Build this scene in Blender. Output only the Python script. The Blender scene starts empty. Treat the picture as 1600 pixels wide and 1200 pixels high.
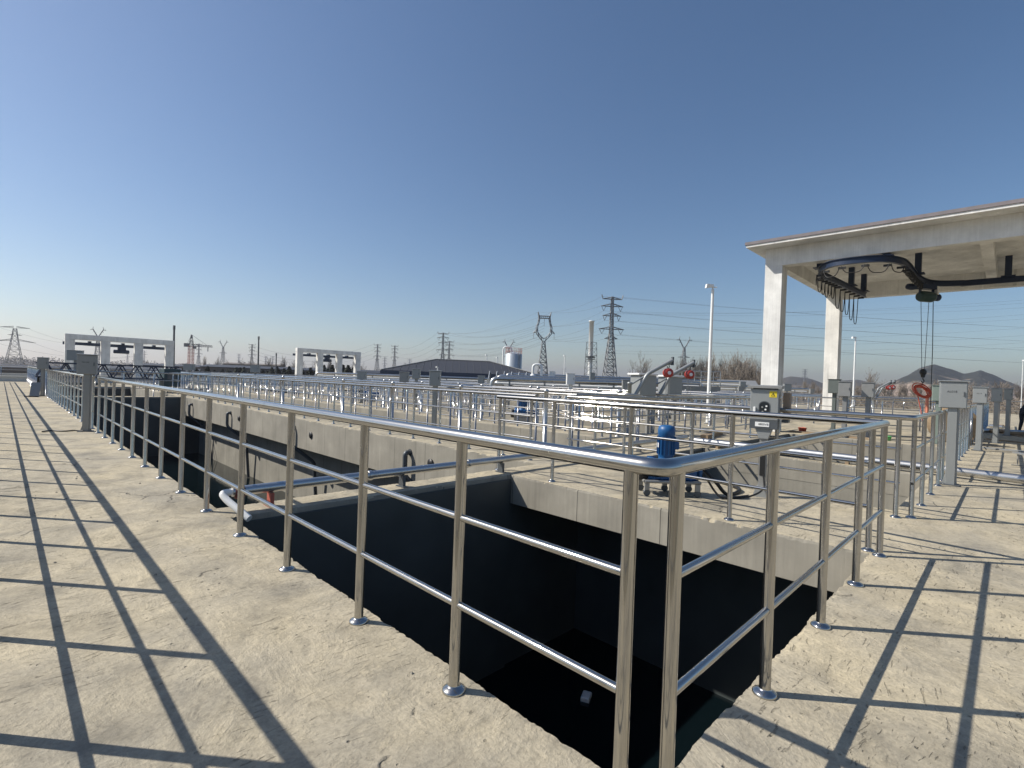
import bpy, math, random
from mathutils import Vector, Matrix, noise
R = math.radians
random.seed(7)
scn = bpy.context.scene
col = scn.collection

# ------------------------------------------------------------------ camera
CAMP = Vector((-1.499, -0.785, 1.437))
FPX = 790.2
cr = Vector((0.70196723, -0.71132035, 0.0355721))
cu = Vector((-0.0198635, 0.03037329, 0.99934124))
cf = Vector((0.7119322, 0.70221138, -0.00719174))
cam_d = bpy.data.cameras.new('camera')
cam = bpy.data.objects.new('camera', cam_d); col.objects.link(cam)
M = Matrix((cr, cu, -cf)).transposed().to_4x4(); M.translation = CAMP
cam.matrix_world = M
cam_d.sensor_width = 36; cam_d.lens = 36 * FPX / 1600
cam_d.clip_start = 0.05; cam_d.clip_end = 12000
scn.camera = cam

# ------------------------------------------------------------------ sky, sun, exposure
SUNV = Vector((-0.715, 0.860, 1.0)).normalized()
ELEV = math.asin(SUNV.z); AZ = math.atan2(SUNV.x, SUNV.y)
w = bpy.data.worlds.new('World'); scn.world = w; w.use_nodes = True
nt = w.node_tree; bg = nt.nodes['Background']
sky = nt.nodes.new('ShaderNodeTexSky'); sky.sky_type = 'NISHITA'; sky.sun_disc = False
sky.sun_elevation = ELEV; sky.sun_rotation = AZ
sky.altitude = 100; sky.air_density = 1.0; sky.dust_density = 0.6; sky.ozone_density = 1.7
hs = nt.nodes.new('ShaderNodeHueSaturation'); hs.inputs['Saturation'].default_value = 1.15; nt.links.new(sky.outputs[0], hs.inputs['Color']); tn = nt.nodes.new('ShaderNodeMixRGB'); tn.blend_type = 'MULTIPLY'; tn.inputs[0].default_value = 1; tn.inputs[2].default_value = (.97, .98, 1.0, 1); nt.links.new(hs.outputs[0], tn.inputs[1]); nt.links.new(tn.outputs[0], bg.inputs[0]); bg.inputs[1].default_value = 0.076
sd = bpy.data.lights.new('sun', 'SUN'); sd.energy = 4.3; sd.angle = R(0.53); sd.color = (1, 0.94, 0.84)
so = bpy.data.objects.new('sun', sd); col.objects.link(so)
so.rotation_euler = (-SUNV).to_track_quat('-Z', 'Y').to_euler()
scn.view_settings.view_transform = 'Standard'; scn.view_settings.look = 'None'
scn.view_settings.exposure = 0.5; scn.view_settings.gamma = 1.0
scn.render.engine = 'CYCLES'
scn.cycles.max_bounces = 6; scn.cycles.glossy_bounces = 4

def at(px, D):                       # plan position on a bearing, D metres deep
    t = (px - 800) / 790.2
    return (CAMP.x + D * (cf.x + cr.x * t), CAMP.y + D * (cf.y + cr.y * t))
def zh(px, py, D):                   # height of something seen at a height in the photo, D metres deep
    return 1.437 + (594.4 + .0356 * (px - 800) - py) * D / 790.2

# ------------------------------------------------------------------ materials
def nodes(name):
    m = bpy.data.materials.new(name); m.use_nodes = True
    return m, m.node_tree, m.node_tree.nodes['Principled BSDF']
def plain(name, c, rough=.6, metal=0, var=.12, scale=6., bump=0.0, darkened=0):
    m, t, b = nodes(name)
    tc = t.nodes.new('ShaderNodeTexCoord'); n = t.nodes.new('ShaderNodeTexNoise')
    n.inputs['Scale'].default_value = scale; n.inputs['Detail'].default_value = 6
    t.links.new(tc.outputs['Object'], n.inputs[0])
    r = t.nodes.new('ShaderNodeMixRGB'); t.links.new(n.outputs[0], r.inputs[0])
    r.inputs[1].default_value = (*[x * (1 - var) for x in c], 1); r.inputs[2].default_value = (*[min(1, x * (1 + var)) for x in c], 1)
    t.links.new(r.outputs[0], b.inputs['Base Color'])
    b.inputs['Roughness'].default_value = rough; b.inputs['Metallic'].default_value = metal
    if bump:
        bp = t.nodes.new('ShaderNodeBump'); bp.inputs['Strength'].default_value = bump; bp.inputs['Distance'].default_value = .01
        t.links.new(n.outputs[0], bp.inputs['Height']); t.links.new(bp.outputs[0], b.inputs['Normal'])
    return m
def N(t, ty, **k):
    n = t.nodes.new(ty)
    for a, v in k.items():
        if a.startswith('i_'):
            key = a[2:]
            n.inputs[int(key) if key.isdigit() else key.replace('_', ' ')].default_value = v
        else: setattr(n, a, v)
    return n
def ramp(t, src, stops):
    r = t.nodes.new('ShaderNodeValToRGB'); t.links.new(src, r.inputs[0])
    e = r.color_ramp.elements
    e[0].position, e[0].color = stops[0][0], (*stops[0][1], 1)
    e[1].position, e[1].color = stops[-1][0], (*stops[-1][1], 1)
    for p, c in stops[1:-1]:
        x = e.new(p); x.color = (*c, 1)
    return r
def g3(v): return (v, v, v)
def mul(t, a, b, f=1.0, mode='MULTIPLY'):
    m = t.nodes.new('ShaderNodeMixRGB'); m.blend_type = mode; m.inputs[0].default_value = f
    t.links.new(a, m.inputs[1]); t.links.new(b, m.inputs[2]); return m.outputs[0]

def concrete_deck():
    m, t, b = nodes('trowelled_concrete')
    tc = N(t, 'ShaderNodeTexCoord'); O = tc.outputs['Object']
    big = N(t, 'ShaderNodeTexNoise', i_Scale=.9, i_Detail=6., i_Roughness=.62, i_Distortion=.5); t.links.new(O, big.inputs[0])
    mid = N(t, 'ShaderNodeTexNoise', i_Scale=3.2, i_Detail=8., i_Roughness=.65, i_Distortion=.6); t.links.new(O, mid.inputs[0])
    fine = N(t, 'ShaderNodeTexNoise', i_Scale=55., i_Detail=8., i_Roughness=.7); t.links.new(O, fine.inputs[0])
    base = ramp(t, big.outputs[0], [(.34, (.325, .295, .235)), (.5, (.405, .358, .268)), (.66, (.46, .40, .285))])
    c2 = ramp(t, mid.outputs[0], [(.3, g3(.8)), (.5, g3(.98)), (.72, g3(1.1))])
    c = mul(t, base.outputs[0], c2.outputs[0])
    c3 = ramp(t, fine.outputs[0], [(.32, g3(.8)), (.5, g3(1)), (.68, g3(1.12))])
    c = mul(t, c, c3.outputs[0], .9)
    fm = N(t, 'ShaderNodeTexNoise', i_Scale=17., i_Detail=6., i_Roughness=.7, i_Distortion=.8); t.links.new(O, fm.inputs[0])
    c = mul(t, c, ramp(t, fm.outputs[0], [(.33, g3(.86)), (.5, g3(1)), (.68, g3(1.07))]).outputs[0], .9)
    # trowel strokes: strongly stretched, swirled noise
    dn = N(t, 'ShaderNodeTexNoise', i_Scale=.9, i_Detail=2.); t.links.new(O, dn.inputs[0])
    mx = N(t, 'ShaderNodeMixRGB', blend_type='ADD'); mx.inputs[0].default_value = .55
    t.links.new(O, mx.inputs[1]); t.links.new(dn.outputs['Color'], mx.inputs[2])
    mp = N(t, 'ShaderNodeMapping'); mp.inputs['Scale'].default_value = (26, 4, 4); mp.inputs['Rotation'].default_value = (0, 0, .7)
    t.links.new(mx.outputs[0], mp.inputs[0])
    st = N(t, 'ShaderNodeTexNoise', i_Scale=1.4, i_Detail=7., i_Roughness=.62); t.links.new(mp.outputs[0], st.inputs[0])
    mp2 = N(t, 'ShaderNodeMapping'); mp2.inputs['Scale'].default_value = (5, 34, 4); mp2.inputs['Rotation'].default_value = (0, 0, -.35)
    t.links.new(mx.outputs[0], mp2.inputs[0])
    st2 = N(t, 'ShaderNodeTexNoise', i_Scale=1., i_Detail=6., i_Roughness=.6); t.links.new(mp2.outputs[0], st2.inputs[0])
    # small pits
    vo = N(t, 'ShaderNodeTexVoronoi', i_Scale=14.); t.links.new(O, vo.inputs['Vector'])
    pit = ramp(t, vo.outputs['Distance'], [(.05, g3(0)), (.13, g3(1))])
    gate = ramp(t, mid.outputs[0], [(.52, g3(1)), (.6, g3(0))])
    pits = mul(t, pit.outputs[0], gate.outputs[0], 1, 'LIGHTEN')
    # cracks
    vc = N(t, 'ShaderNodeTexVoronoi', feature='DISTANCE_TO_EDGE', i_Scale=.5)
    mw = N(t, 'ShaderNodeMixRGB', blend_type='ADD'); mw.inputs[0].default_value = .25
    n4 = N(t, 'ShaderNodeTexNoise', i_Scale=4., i_Detail=5.); t.links.new(O, n4.inputs[0])
    t.links.new(O, mw.inputs[1]); t.links.new(n4.outputs['Color'], mw.inputs[2]); t.links.new(mw.outputs[0], vc.inputs['Vector'])
    ck = ramp(t, vc.outputs['Distance'], [(.0015, g3(0)), (.005, g3(1))])
    ckg = ramp(t, big.outputs[0], [(.435, g3(0)), (.45, g3(1))])
    cks = mul(t, ck.outputs[0], ckg.outputs[0], 1, 'LIGHTEN')
    dark = mul(t, pits, cks)
    dk = ramp(t, dark, [(0, g3(.5)), (1, g3(1))])
    c = mul(t, c, dk.outputs[0])
    stain = N(t, 'ShaderNodeTexNoise', i_Scale=1.1, i_Detail=9., i_Roughness=.7, i_Distortion=1.5); t.links.new(O, stain.inputs[0])
    sr = ramp(t, stain.outputs[0], [(.36, (.66, .67, .69)), (.5, g3(1)), (.66, (1.14, 1.13, 1.1))])
    c = mul(t, c, sr.outputs[0], .9)
    # gouges and scraped short marks
    mp3 = N(t, 'ShaderNodeMapping'); mp3.inputs['Scale'].default_value = (5, 30, 5); mp3.inputs['Rotation'].default_value = (0, 0, .75)
    t.links.new(mx.outputs[0], mp3.inputs[0])
    gg = N(t, 'ShaderNodeTexNoise', i_Scale=1.9, i_Detail=5., i_Roughness=.55); t.links.new(mp3.outputs[0], gg.inputs[0])
    gr0 = ramp(t, gg.outputs[0], [(.33, g3(0)), (.37, g3(1))]); gmk = ramp(t, dn.outputs[0], [(.44, g3(1)), (.5, g3(0))])
    gr = ramp(t, mul(t, gr0.outputs[0], gmk.outputs[0], 1, 'LIGHTEN'), [(0, g3(0)), (1, g3(1))])
    gc = ramp(t, gr.outputs[0], [(0, g3(.66)), (1, g3(1))])
    c = mul(t, c, gc.outputs[0], .85)
    crn = N(t, 'ShaderNodeTexNoise', i_Scale=7., i_Detail=9., i_Roughness=.75, i_Distortion=.4); t.links.new(O, crn.inputs[0])
    crm = N(t, 'ShaderNodeTexNoise', i_Scale=.8, i_Detail=3.); mpc = N(t, 'ShaderNodeMapping'); mpc.inputs['Location'].default_value = (4.3, 1.7, 0); t.links.new(O, mpc.inputs[0]); t.links.new(mpc.outputs[0], crm.inputs[0])
    cr1 = ramp(t, crn.outputs[0], [(.54, g3(0)), (.62, g3(1))]); crk = ramp(t, crm.outputs[0], [(.46, g3(0)), (.56, g3(1))])
    cr2 = mul(t, cr1.outputs[0], crk.outputs[0])
    crc = ramp(t, cr2, [(0, g3(1)), (1, (1.2, 1.19, 1.16))]); c = mul(t, c, crc.outputs[0])
    dmk = ramp(t, crn.outputs[0], [(.33, g3(.62)), (.4, g3(1))]); dml = mul(t, dmk.outputs[0], crk.outputs[0], 0); c = mul(t, c, dmk.outputs[0], .6)
    t.links.new(c, b.inputs['Base Color']); b.inputs['Roughness'].default_value = .88
    b.inputs['Specular IOR Level'].default_value = .3
    def bump(h, s, d, prev=None):
        bp = N(t, 'ShaderNodeBump'); bp.inputs['Strength'].default_value = s; bp.inputs['Distance'].default_value = d
        t.links.new(h, bp.inputs['Height'])
        if prev: t.links.new(prev, bp.inputs['Normal'])
        return bp.outputs[0]
    n = bump(mid.outputs[0], .5, .035)
    n = bump(fm.outputs[0], .5, .009, n)
    msk = ramp(t, stain.outputs[0], [(.47, g3(.12)), (.6, g3(1))]); msk2 = ramp(t, big.outputs[0], [(.40, g3(1)), (.5, g3(.08))])
    s1 = mul(t, st.outputs[0], msk.outputs[0]); s2 = mul(t, st2.outputs[0], msk2.outputs[0])
    n = bump(s1, .6, .014, n); n = bump(s2, .4, .009, n); n = bump(cr2, .5, .008, n)
    n = bump(gr.outputs[0], .8, .008, n); n = bump(dark, .9, .008, n); n = bump(fine.outputs[0], .5, .0035, n)
    t.links.new(n, b.inputs['Normal'])
    return m
def concrete_wall(name='formed_concrete', tint=(.27, .255, .215), lines=True):
    m, t, b = nodes(name)
    tc = N(t, 'ShaderNodeTexCoord'); O = tc.outputs['Object']
    n1 = N(t, 'ShaderNodeTexNoise', i_Scale=1.2, i_Detail=8., i_Roughness=.6); t.links.new(O, n1.inputs[0])
    mp = N(t, 'ShaderNodeMapping'); mp.inputs['Scale'].default_value = (22, 22, .9); t.links.new(O, mp.inputs[0])
    n2 = N(t, 'ShaderNodeTexNoise', i_Scale=1., i_Detail=6.); t.links.new(mp.outputs[0], n2.inputs[0])
    c = ramp(t, n1.outputs[0], [(.3, tuple(.78 * x for x in tint)), (.55, tint), (.72, tuple(1.2 * x for x in tint))]).outputs[0]
    c = mul(t, c, ramp(t, n2.outputs[0], [(.3, g3(.94)), (.7, g3(1.04))]).outputs[0])
    mp3 = N(t, 'ShaderNodeMapping'); mp3.inputs['Scale'].default_value = (2.6, 2.6, .12); t.links.new(O, mp3.inputs[0])
    n3 = N(t, 'ShaderNodeTexNoise', i_Scale=1.3, i_Detail=5.); t.links.new(mp3.outputs[0], n3.inputs[0])
    c = mul(t, c, ramp(t, n3.outputs[0], [(.26, g3(.72)), (.36, g3(.97)), (.5, g3(1)), (.66, g3(1.02)), (.74, g3(1.25))]).outputs[0])
    h = n2.outputs[0]
    if lines:   # formwork panel joints, 1.22 m apart, with a kicker line
        sp = N(t, 'ShaderNodeSeparateXYZ'); t.links.new(O, sp.inputs[0])
        ad = N(t, 'ShaderNodeMath', operation='ADD'); t.links.new(sp.outputs[0], ad.inputs[0]); t.links.new(sp.outputs[1], ad.inputs[1])
        dv = N(t, 'ShaderNodeMath', operation='DIVIDE'); dv.inputs[1].default_value = 1.22; t.links.new(ad.outputs[0], dv.inputs[0])
        fr = N(t, 'ShaderNodeMath', operation='FRACT'); t.links.new(dv.outputs[0], fr.inputs[0])
        ln = ramp(t, fr.outputs[0], [(.0, g3(.35)), (.009, g3(.35)), (.012, g3(1)), (1, g3(1))])
        c = mul(t, c, ln.outputs[0])
    t.links.new(c, b.inputs['Base Color']); b.inputs['Roughness'].default_value = .9
    bp = N(t, 'ShaderNodeBump'); bp.inputs['Strength'].default_value = .4; bp.inputs['Distance'].default_value = .01
    t.links.new(h, bp.inputs['Height']); t.links.new(bp.outputs[0], b.inputs['Normal'])
    return m
def steel_mat(name='polished_steel', c=(.49, .478, .455), r0=.05, r1=.11, r2=.32, mixf=.2):
    m, t, b = nodes(name)
    tc = N(t, 'ShaderNodeTexCoord')
    n = N(t, 'ShaderNodeTexNoise', i_Scale=5., i_Detail=7.); t.links.new(tc.outputs['Object'], n.inputs[0])
    rr = ramp(t, n.outputs[0], [(.35, g3(r0)), (.7, g3(r1))]); t.links.new(rr.outputs[0], b.inputs['Roughness'])
    cc = ramp(t, n.outputs[0], [(.3, c), (.6, tuple(x * .93 for x in c)), (.75, tuple(x * .8 for x in c))])
    t.links.new(cc.outputs[0], b.inputs['Base Color']); b.inputs['Metallic'].default_value = 1
    b2 = N(t, 'ShaderNodeBsdfPrincipled'); b2.inputs['Metallic'].default_value = 1; b2.inputs['Roughness'].default_value = r2
    t.links.new(cc.outputs[0], b2.inputs['Base Color'])
    mx = N(t, 'ShaderNodeMixShader'); mx.inputs[0].default_value = mixf
    o = [x for x in t.nodes if x.type == 'OUTPUT_MATERIAL'][0]
    t.links.new(b.outputs[0], mx.inputs[1]); t.links.new(b2.outputs[0], mx.inputs[2]); t.links.new(mx.outputs[0], o.inputs[0])
    return m
def water_mat():
    m, t, b = nodes('basin_water')
    b.inputs['Base Color'].default_value = (.003, .007, .009, 1); b.inputs['Roughness'].default_value = .04
    b.inputs['IOR'].default_value = 1.33
    tc = N(t, 'ShaderNodeTexCoord'); n = N(t, 'ShaderNodeTexNoise', i_Scale=3., i_Detail=4.); t.links.new(tc.outputs['Object'], n.inputs[0])
    bp = N(t, 'ShaderNodeBump'); bp.inputs['Strength'].default_value = .12; bp.inputs['Distance'].default_value = .02
    t.links.new(n.outputs[0], bp.inputs['Height']); t.links.new(bp.outputs[0], b.inputs['Normal'])
    return m
def ground_mat(name, stops, scale):
    m, t, b = nodes(name)
    tc = N(t, 'ShaderNodeTexCoord'); n = N(t, 'ShaderNodeTexNoise', i_Scale=scale, i_Detail=10., i_Roughness=.62); t.links.new(tc.outputs['Object'], n.inputs[0])
    c = ramp(t, n.outputs[0], stops); n2 = N(t, 'ShaderNodeTexNoise', i_Scale=scale * 14, i_Detail=8.); t.links.new(tc.outputs['Object'], n2.inputs[0])
    c = mul(t, c.outputs[0], ramp(t, n2.outputs[0], [(.3, g3(.6)), (.7, g3(1.25))]).outputs[0])
    t.links.new(c, b.inputs['Base Color']); b.inputs['Roughness'].default_value = .95
    bp = N(t, 'ShaderNodeBump'); bp.inputs['Strength'].default_value = .6; bp.inputs['Distance'].default_value = 1.5 / (scale * 60)
    t.links.new(n2.outputs[0], bp.inputs['Height']); t.links.new(bp.outputs[0], b.inputs['Normal'])
    return m
WHITEP = concrete_wall('white_painted_concrete', (.74, .735, .71), lines=False)
DECK = concrete_deck(); WALL = concrete_wall(); LIP = concrete_wall('cast_edge', (.29, .27, .225))
STEEL = steel_mat(); STEEL2 = steel_mat('galvanised_pipe', (.58, .58, .575), .15, .3, .45, .5)
WATER = water_mat()
WALL_SHADE = plain('shade_dark_wall', (.055, .066, .068), .5, 0, .5, 1.5, .2)  # basin shade put into the wall colour as near-black
CABI = plain('grey_cabinet_enamel', (.30, .315, .315), .38, .3, .06, 5)
CABS = plain('brushed_cabinet_steel', (.30, .30, .29), .42, .35, .1, 12)
DKG = plain('dark_grey_steel', (.10, .11, .12), .5, .4)
BLK = plain('black_rubber', (.012, .012, .013), .5)
BLUE = plain('blue_enamel', (.010, .085, .24), .45, 0, .3, 8)
NAVY = plain('navy_painted_steel', (.016, .03, .065), .45, .2)
REDP = plain('red_enamel', (.42, .05, .04), .4)
ORNG = plain('orange_cable', (.62, .10, .05), .5)
WHT = plain('white_enamel', (.78, .79, .78), .35)
YEL = plain('yellow_sign', (.75, .58, .03), .5)
GALV = plain('pylon_galvanised', (.20, .21, .22), .6, .4, .1, .2)
ROOFM = plain('dark_roof_sheet', (.045, .047, .055), .55, .1, .15, .8)
BARK = plain('bare_bark', (.21, .18, .15), .9, 0, .25, 2)
EVER = plain('evergreen_needles', (.035, .045, .03), .9, 0, .4, .6)
TANKM = plain('silver_tank_sheet', (.42, .46, .50), .45, .35, .08, 1.2)
REDST = plain('red_steel', (.40, .10, .07), .6)
GREEN = plain('green_plastic', (.10, .38, .12), .5)
WOODM = plain('weathered_timber', (.26, .19, .12), .8, 0, .3, 14, .3)
GLASSD = plain('dark_gauge_window', (.02, .025, .03), .1)
SKIN = plain('skin', (.42, .24, .17), .6)
CLOTH = plain('dark_navy_workwear', (.018, .022, .034), .85, 0, .3, 14)
FARB = plain('dull_brick_wall', (.16, .14, .125), .9, 0, .2, .3)
WIRE = plain('power_cable', (.14, .15, .16), .6)
PALEC = plain('pale_kerb', (.62, .60, .55), .85, 0, .1, 2)

# ------------------------------------------------------------------ mesh helpers
class MB:
    def __init__(s): s.v = []; s.f = []; s.sm = []
    def add(s, vs, fs, smooth=False):
        o = len(s.v); s.v += [tuple(x) for x in vs]; s.f += [tuple(i + o for i in q) for q in fs]; s.sm += [smooth] * len(fs)
        return s
    def box(s, a, b, rz=0, c=None, bev=0):
        x0, y0, z0 = a; x1, y1, z1 = b
        if bev:
            e = bev; P = []
            for z, k in ((z0, e), (z0 + e, 0), (z1 - e, 0), (z1, e)):
                X0, X1, Y0, Y1 = x0 + k, x1 - k, y0 + k, y1 - k
                q = e * .7
                P += [(X0 + q, Y0, z), (X1 - q, Y0, z), (X1, Y0 + q, z), (X1, Y1 - q, z), (X1 - q, Y1, z), (X0 + q, Y1, z), (X0, Y1 - q, z), (X0, Y0 + q, z)]
            F = [tuple(range(7, -1, -1)), tuple(range(24, 32))]
            for r in range(3):
                for i in range(8):
                    j = (i + 1) % 8; F.append((r * 8 + i, r * 8 + j, r * 8 + 8 + j, r * 8 + 8 + i))
        else:
            P = [(x, y, z) for z in (z0, z1) for x, y in ((x0, y0), (x1, y0), (x1, y1), (x0, y1))]
            F = [(3, 2, 1, 0), (4, 5, 6, 7), (0, 1, 5, 4), (1, 2, 6, 5), (2, 3, 7, 6), (3, 0, 4, 7)]
        if rz:
            cx, cy = c if c else (0, 0); ca, sa = math.cos(rz), math.sin(rz)
            P = [(cx + (x - cx) * ca - (y - cy) * sa, cy + (x - cx) * sa + (y - cy) * ca, z) for x, y, z in P]
        return s.add(P, F)
    def path(s, pts, r, n=10, caps=True, r2=None):
        pts = [Vector(p) for p in pts]; m = len(pts)
        rs = [r + ((r2 if r2 is not None else r) - r) * i / (m - 1) for i in range(m)]
        up = None; V = []
        for i, p in enumerate(pts):
            d = (pts[min(i + 1, m - 1)] - pts[max(i - 1, 0)])
            if d.length < 1e-9: d = Vector((0, 0, 1))
            d.normalize()
            if up is None:
                up = Vector((0, 0, 1)) if abs(d.z) < .9 else Vector((1, 0, 0))
            a = (up - d * up.dot(d)).normalized(); up = a; b_ = d.cross(a)
            # mitre
            k = 1.0
            if 0 < i < m - 1:
                d1 = (p - pts[i - 1]).normalized(); ca = max(.4, d1.dot(d)); k = 1 / ca
            for j in range(n):
                th = 2 * math.pi * j / n
                off = a * math.cos(th) + b_ * math.sin(th)
                V.append(p + off * rs[i])
        F = []
        for i in range(m - 1):
            for j in range(n):
                k = (j + 1) % n; F.append((i * n + j, i * n + k, i * n + n + k, i * n + n + j))
        s.add(V, F, n > 4)
        if caps:
            s.add(V[:n], [tuple(range(n - 1, -1, -1))]); s.add(V[-n:], [tuple(range(n))])
        return s
    def lathe(s, prof, c=(0, 0, 0), n=16, axis='z', smooth=True):
        V = []
        for r, h in prof:
            for j in range(n):
                th = 2 * math.pi * j / n; a, b_ = r * math.cos(th), r * math.sin(th)
                V.append({'z': (c[0] + a, c[1] + b_, c[2] + h), 'x': (c[0] + h, c[1] + a, c[2] + b_), 'y': (c[0] + b_, c[1] + h, c[2] + a)}[axis])
        F = []
        for i in range(len(prof) - 1):
            for j in range(n):
                k = (j + 1) % n; F.append((i * n + j, i * n + k, i * n + n + k, i * n + n + j))
        s.add(V, F, smooth)
        s.add(V[:n], [tuple(range(n - 1, -1, -1))]); s.add(V[-n:], [tuple(range(n))])
        return s
    def prism(s, poly, axis, a, b_):
        n = len(poly)
        mk = {'x': lambda p, h: (h, p[0], p[1]), 'y': lambda p, h: (p[0], h, p[1]), 'z': lambda p, h: (p[0], p[1], h)}[axis]
        V = [mk(p, a) for p in poly] + [mk(p, b_) for p in poly]
        F = [tuple(range(n - 1, -1, -1)), tuple(range(n, 2 * n))] + [(i, (i + 1) % n, n + (i + 1) % n, n + i) for i in range(n)]
        return s.add(V, F)
    def bar(s, a, b_, t):              # square-section bar
        return s.path([a, b_], t * .7, 4, True)
    def mesh(s, name, mat):
        me = bpy.data.meshes.new(name); me.from_pydata(s.v, [], s.f)
        me.polygons.foreach_set('use_smooth', s.sm); me.materials.append(mat); me.update()
        return me
    def build(s, name, mat, parent=None, loc=None):
        o = bpy.data.objects.new(name, s.mesh(name, mat)); col.objects.link(o)
        if parent is not None: o.parent = parent
        if loc: o.location = loc
        return o
def tag(o, label=None, cat=None, group=None, kind=None):
    if label: o['label'] = label
    if cat: o['category'] = cat
    if group: o['group'] = group
    if kind: o['kind'] = kind
    return o
def thing(name, label, cat, loc=(0, 0, 0), rz=0, group=None):
    o = bpy.data.objects.new(name, None); col.objects.link(o); o.location = loc; o.rotation_euler = (0, 0, rz)
    o.empty_display_size = .1
    return tag(o, label, cat, group)
def copy_tree(o, parent=None):
    c = o.copy(); col.objects.link(c); c.parent = parent
    for ch in [x for x in bpy.data.objects if x.parent == o]: copy_tree(ch, c)
    return c
def arc(c, r, a0, a1, n, z):
    return [(c[0] + r * math.cos(a0 + (a1 - a0) * i / n), c[1] + r * math.sin(a0 + (a1 - a0) * i / n), z) for i in range(n + 1)]
def rounded(pts, r, n=5):
    P = [Vector(p) for p in pts]; out = [P[0]]
    for i in range(1, len(P) - 1):
        a, b_, c = P[i - 1], P[i], P[i + 1]
        d1 = (a - b_).normalized(); d2 = (c - b_).normalized()
        rr = min(r, (a - b_).length * .45, (c - b_).length * .45)
        s0, s1 = b_ + d1 * rr, b_ + d2 * rr
        for k in range(n + 1):
            t = k / n; out.append(s0 * (1 - t) ** 2 + b_ * 2 * t * (1 - t) + s1 * t ** 2)
    out.append(P[-1]); return out

# ------------------------------------------------------------------ setting: deck with its openings, ground, water
HOLES = [  # x0,x1,y0,y1, lip depth
    (.12, 4.0, .08, 4.6, .43), (.12, 5.1, 5.05, 29.2, .9), (.12, 5.1, 29.9, 44, .5),
    (6.3, 10.3, .2, 4.4, .45), (10.6, 16.9, .2, 4.4, .55),
    (7.6, 9.7, 6.2, 43, .5), (12.4, 16.4, 6.6, 43, .5), (19.2, 22.8, 7.5, 43, .5), (26, 32, 7.5, 43, .5), (35, 42, 3, 43, .5),
    (.12, 5.1, 46, 60, .5)]
XS = sorted({-2.3, 62.} | {h[0] for h in HOLES} | {h[1] for h in HOLES})
YS = sorted({-9., 76.} | {h[2] for h in HOLES} | {h[3] for h in HOLES})
def in_hole(x, y):
    for h in HOLES:
        if h[0] < x < h[1] and h[2] < y < h[3]: return h
rnd = random.Random(3)
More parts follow.
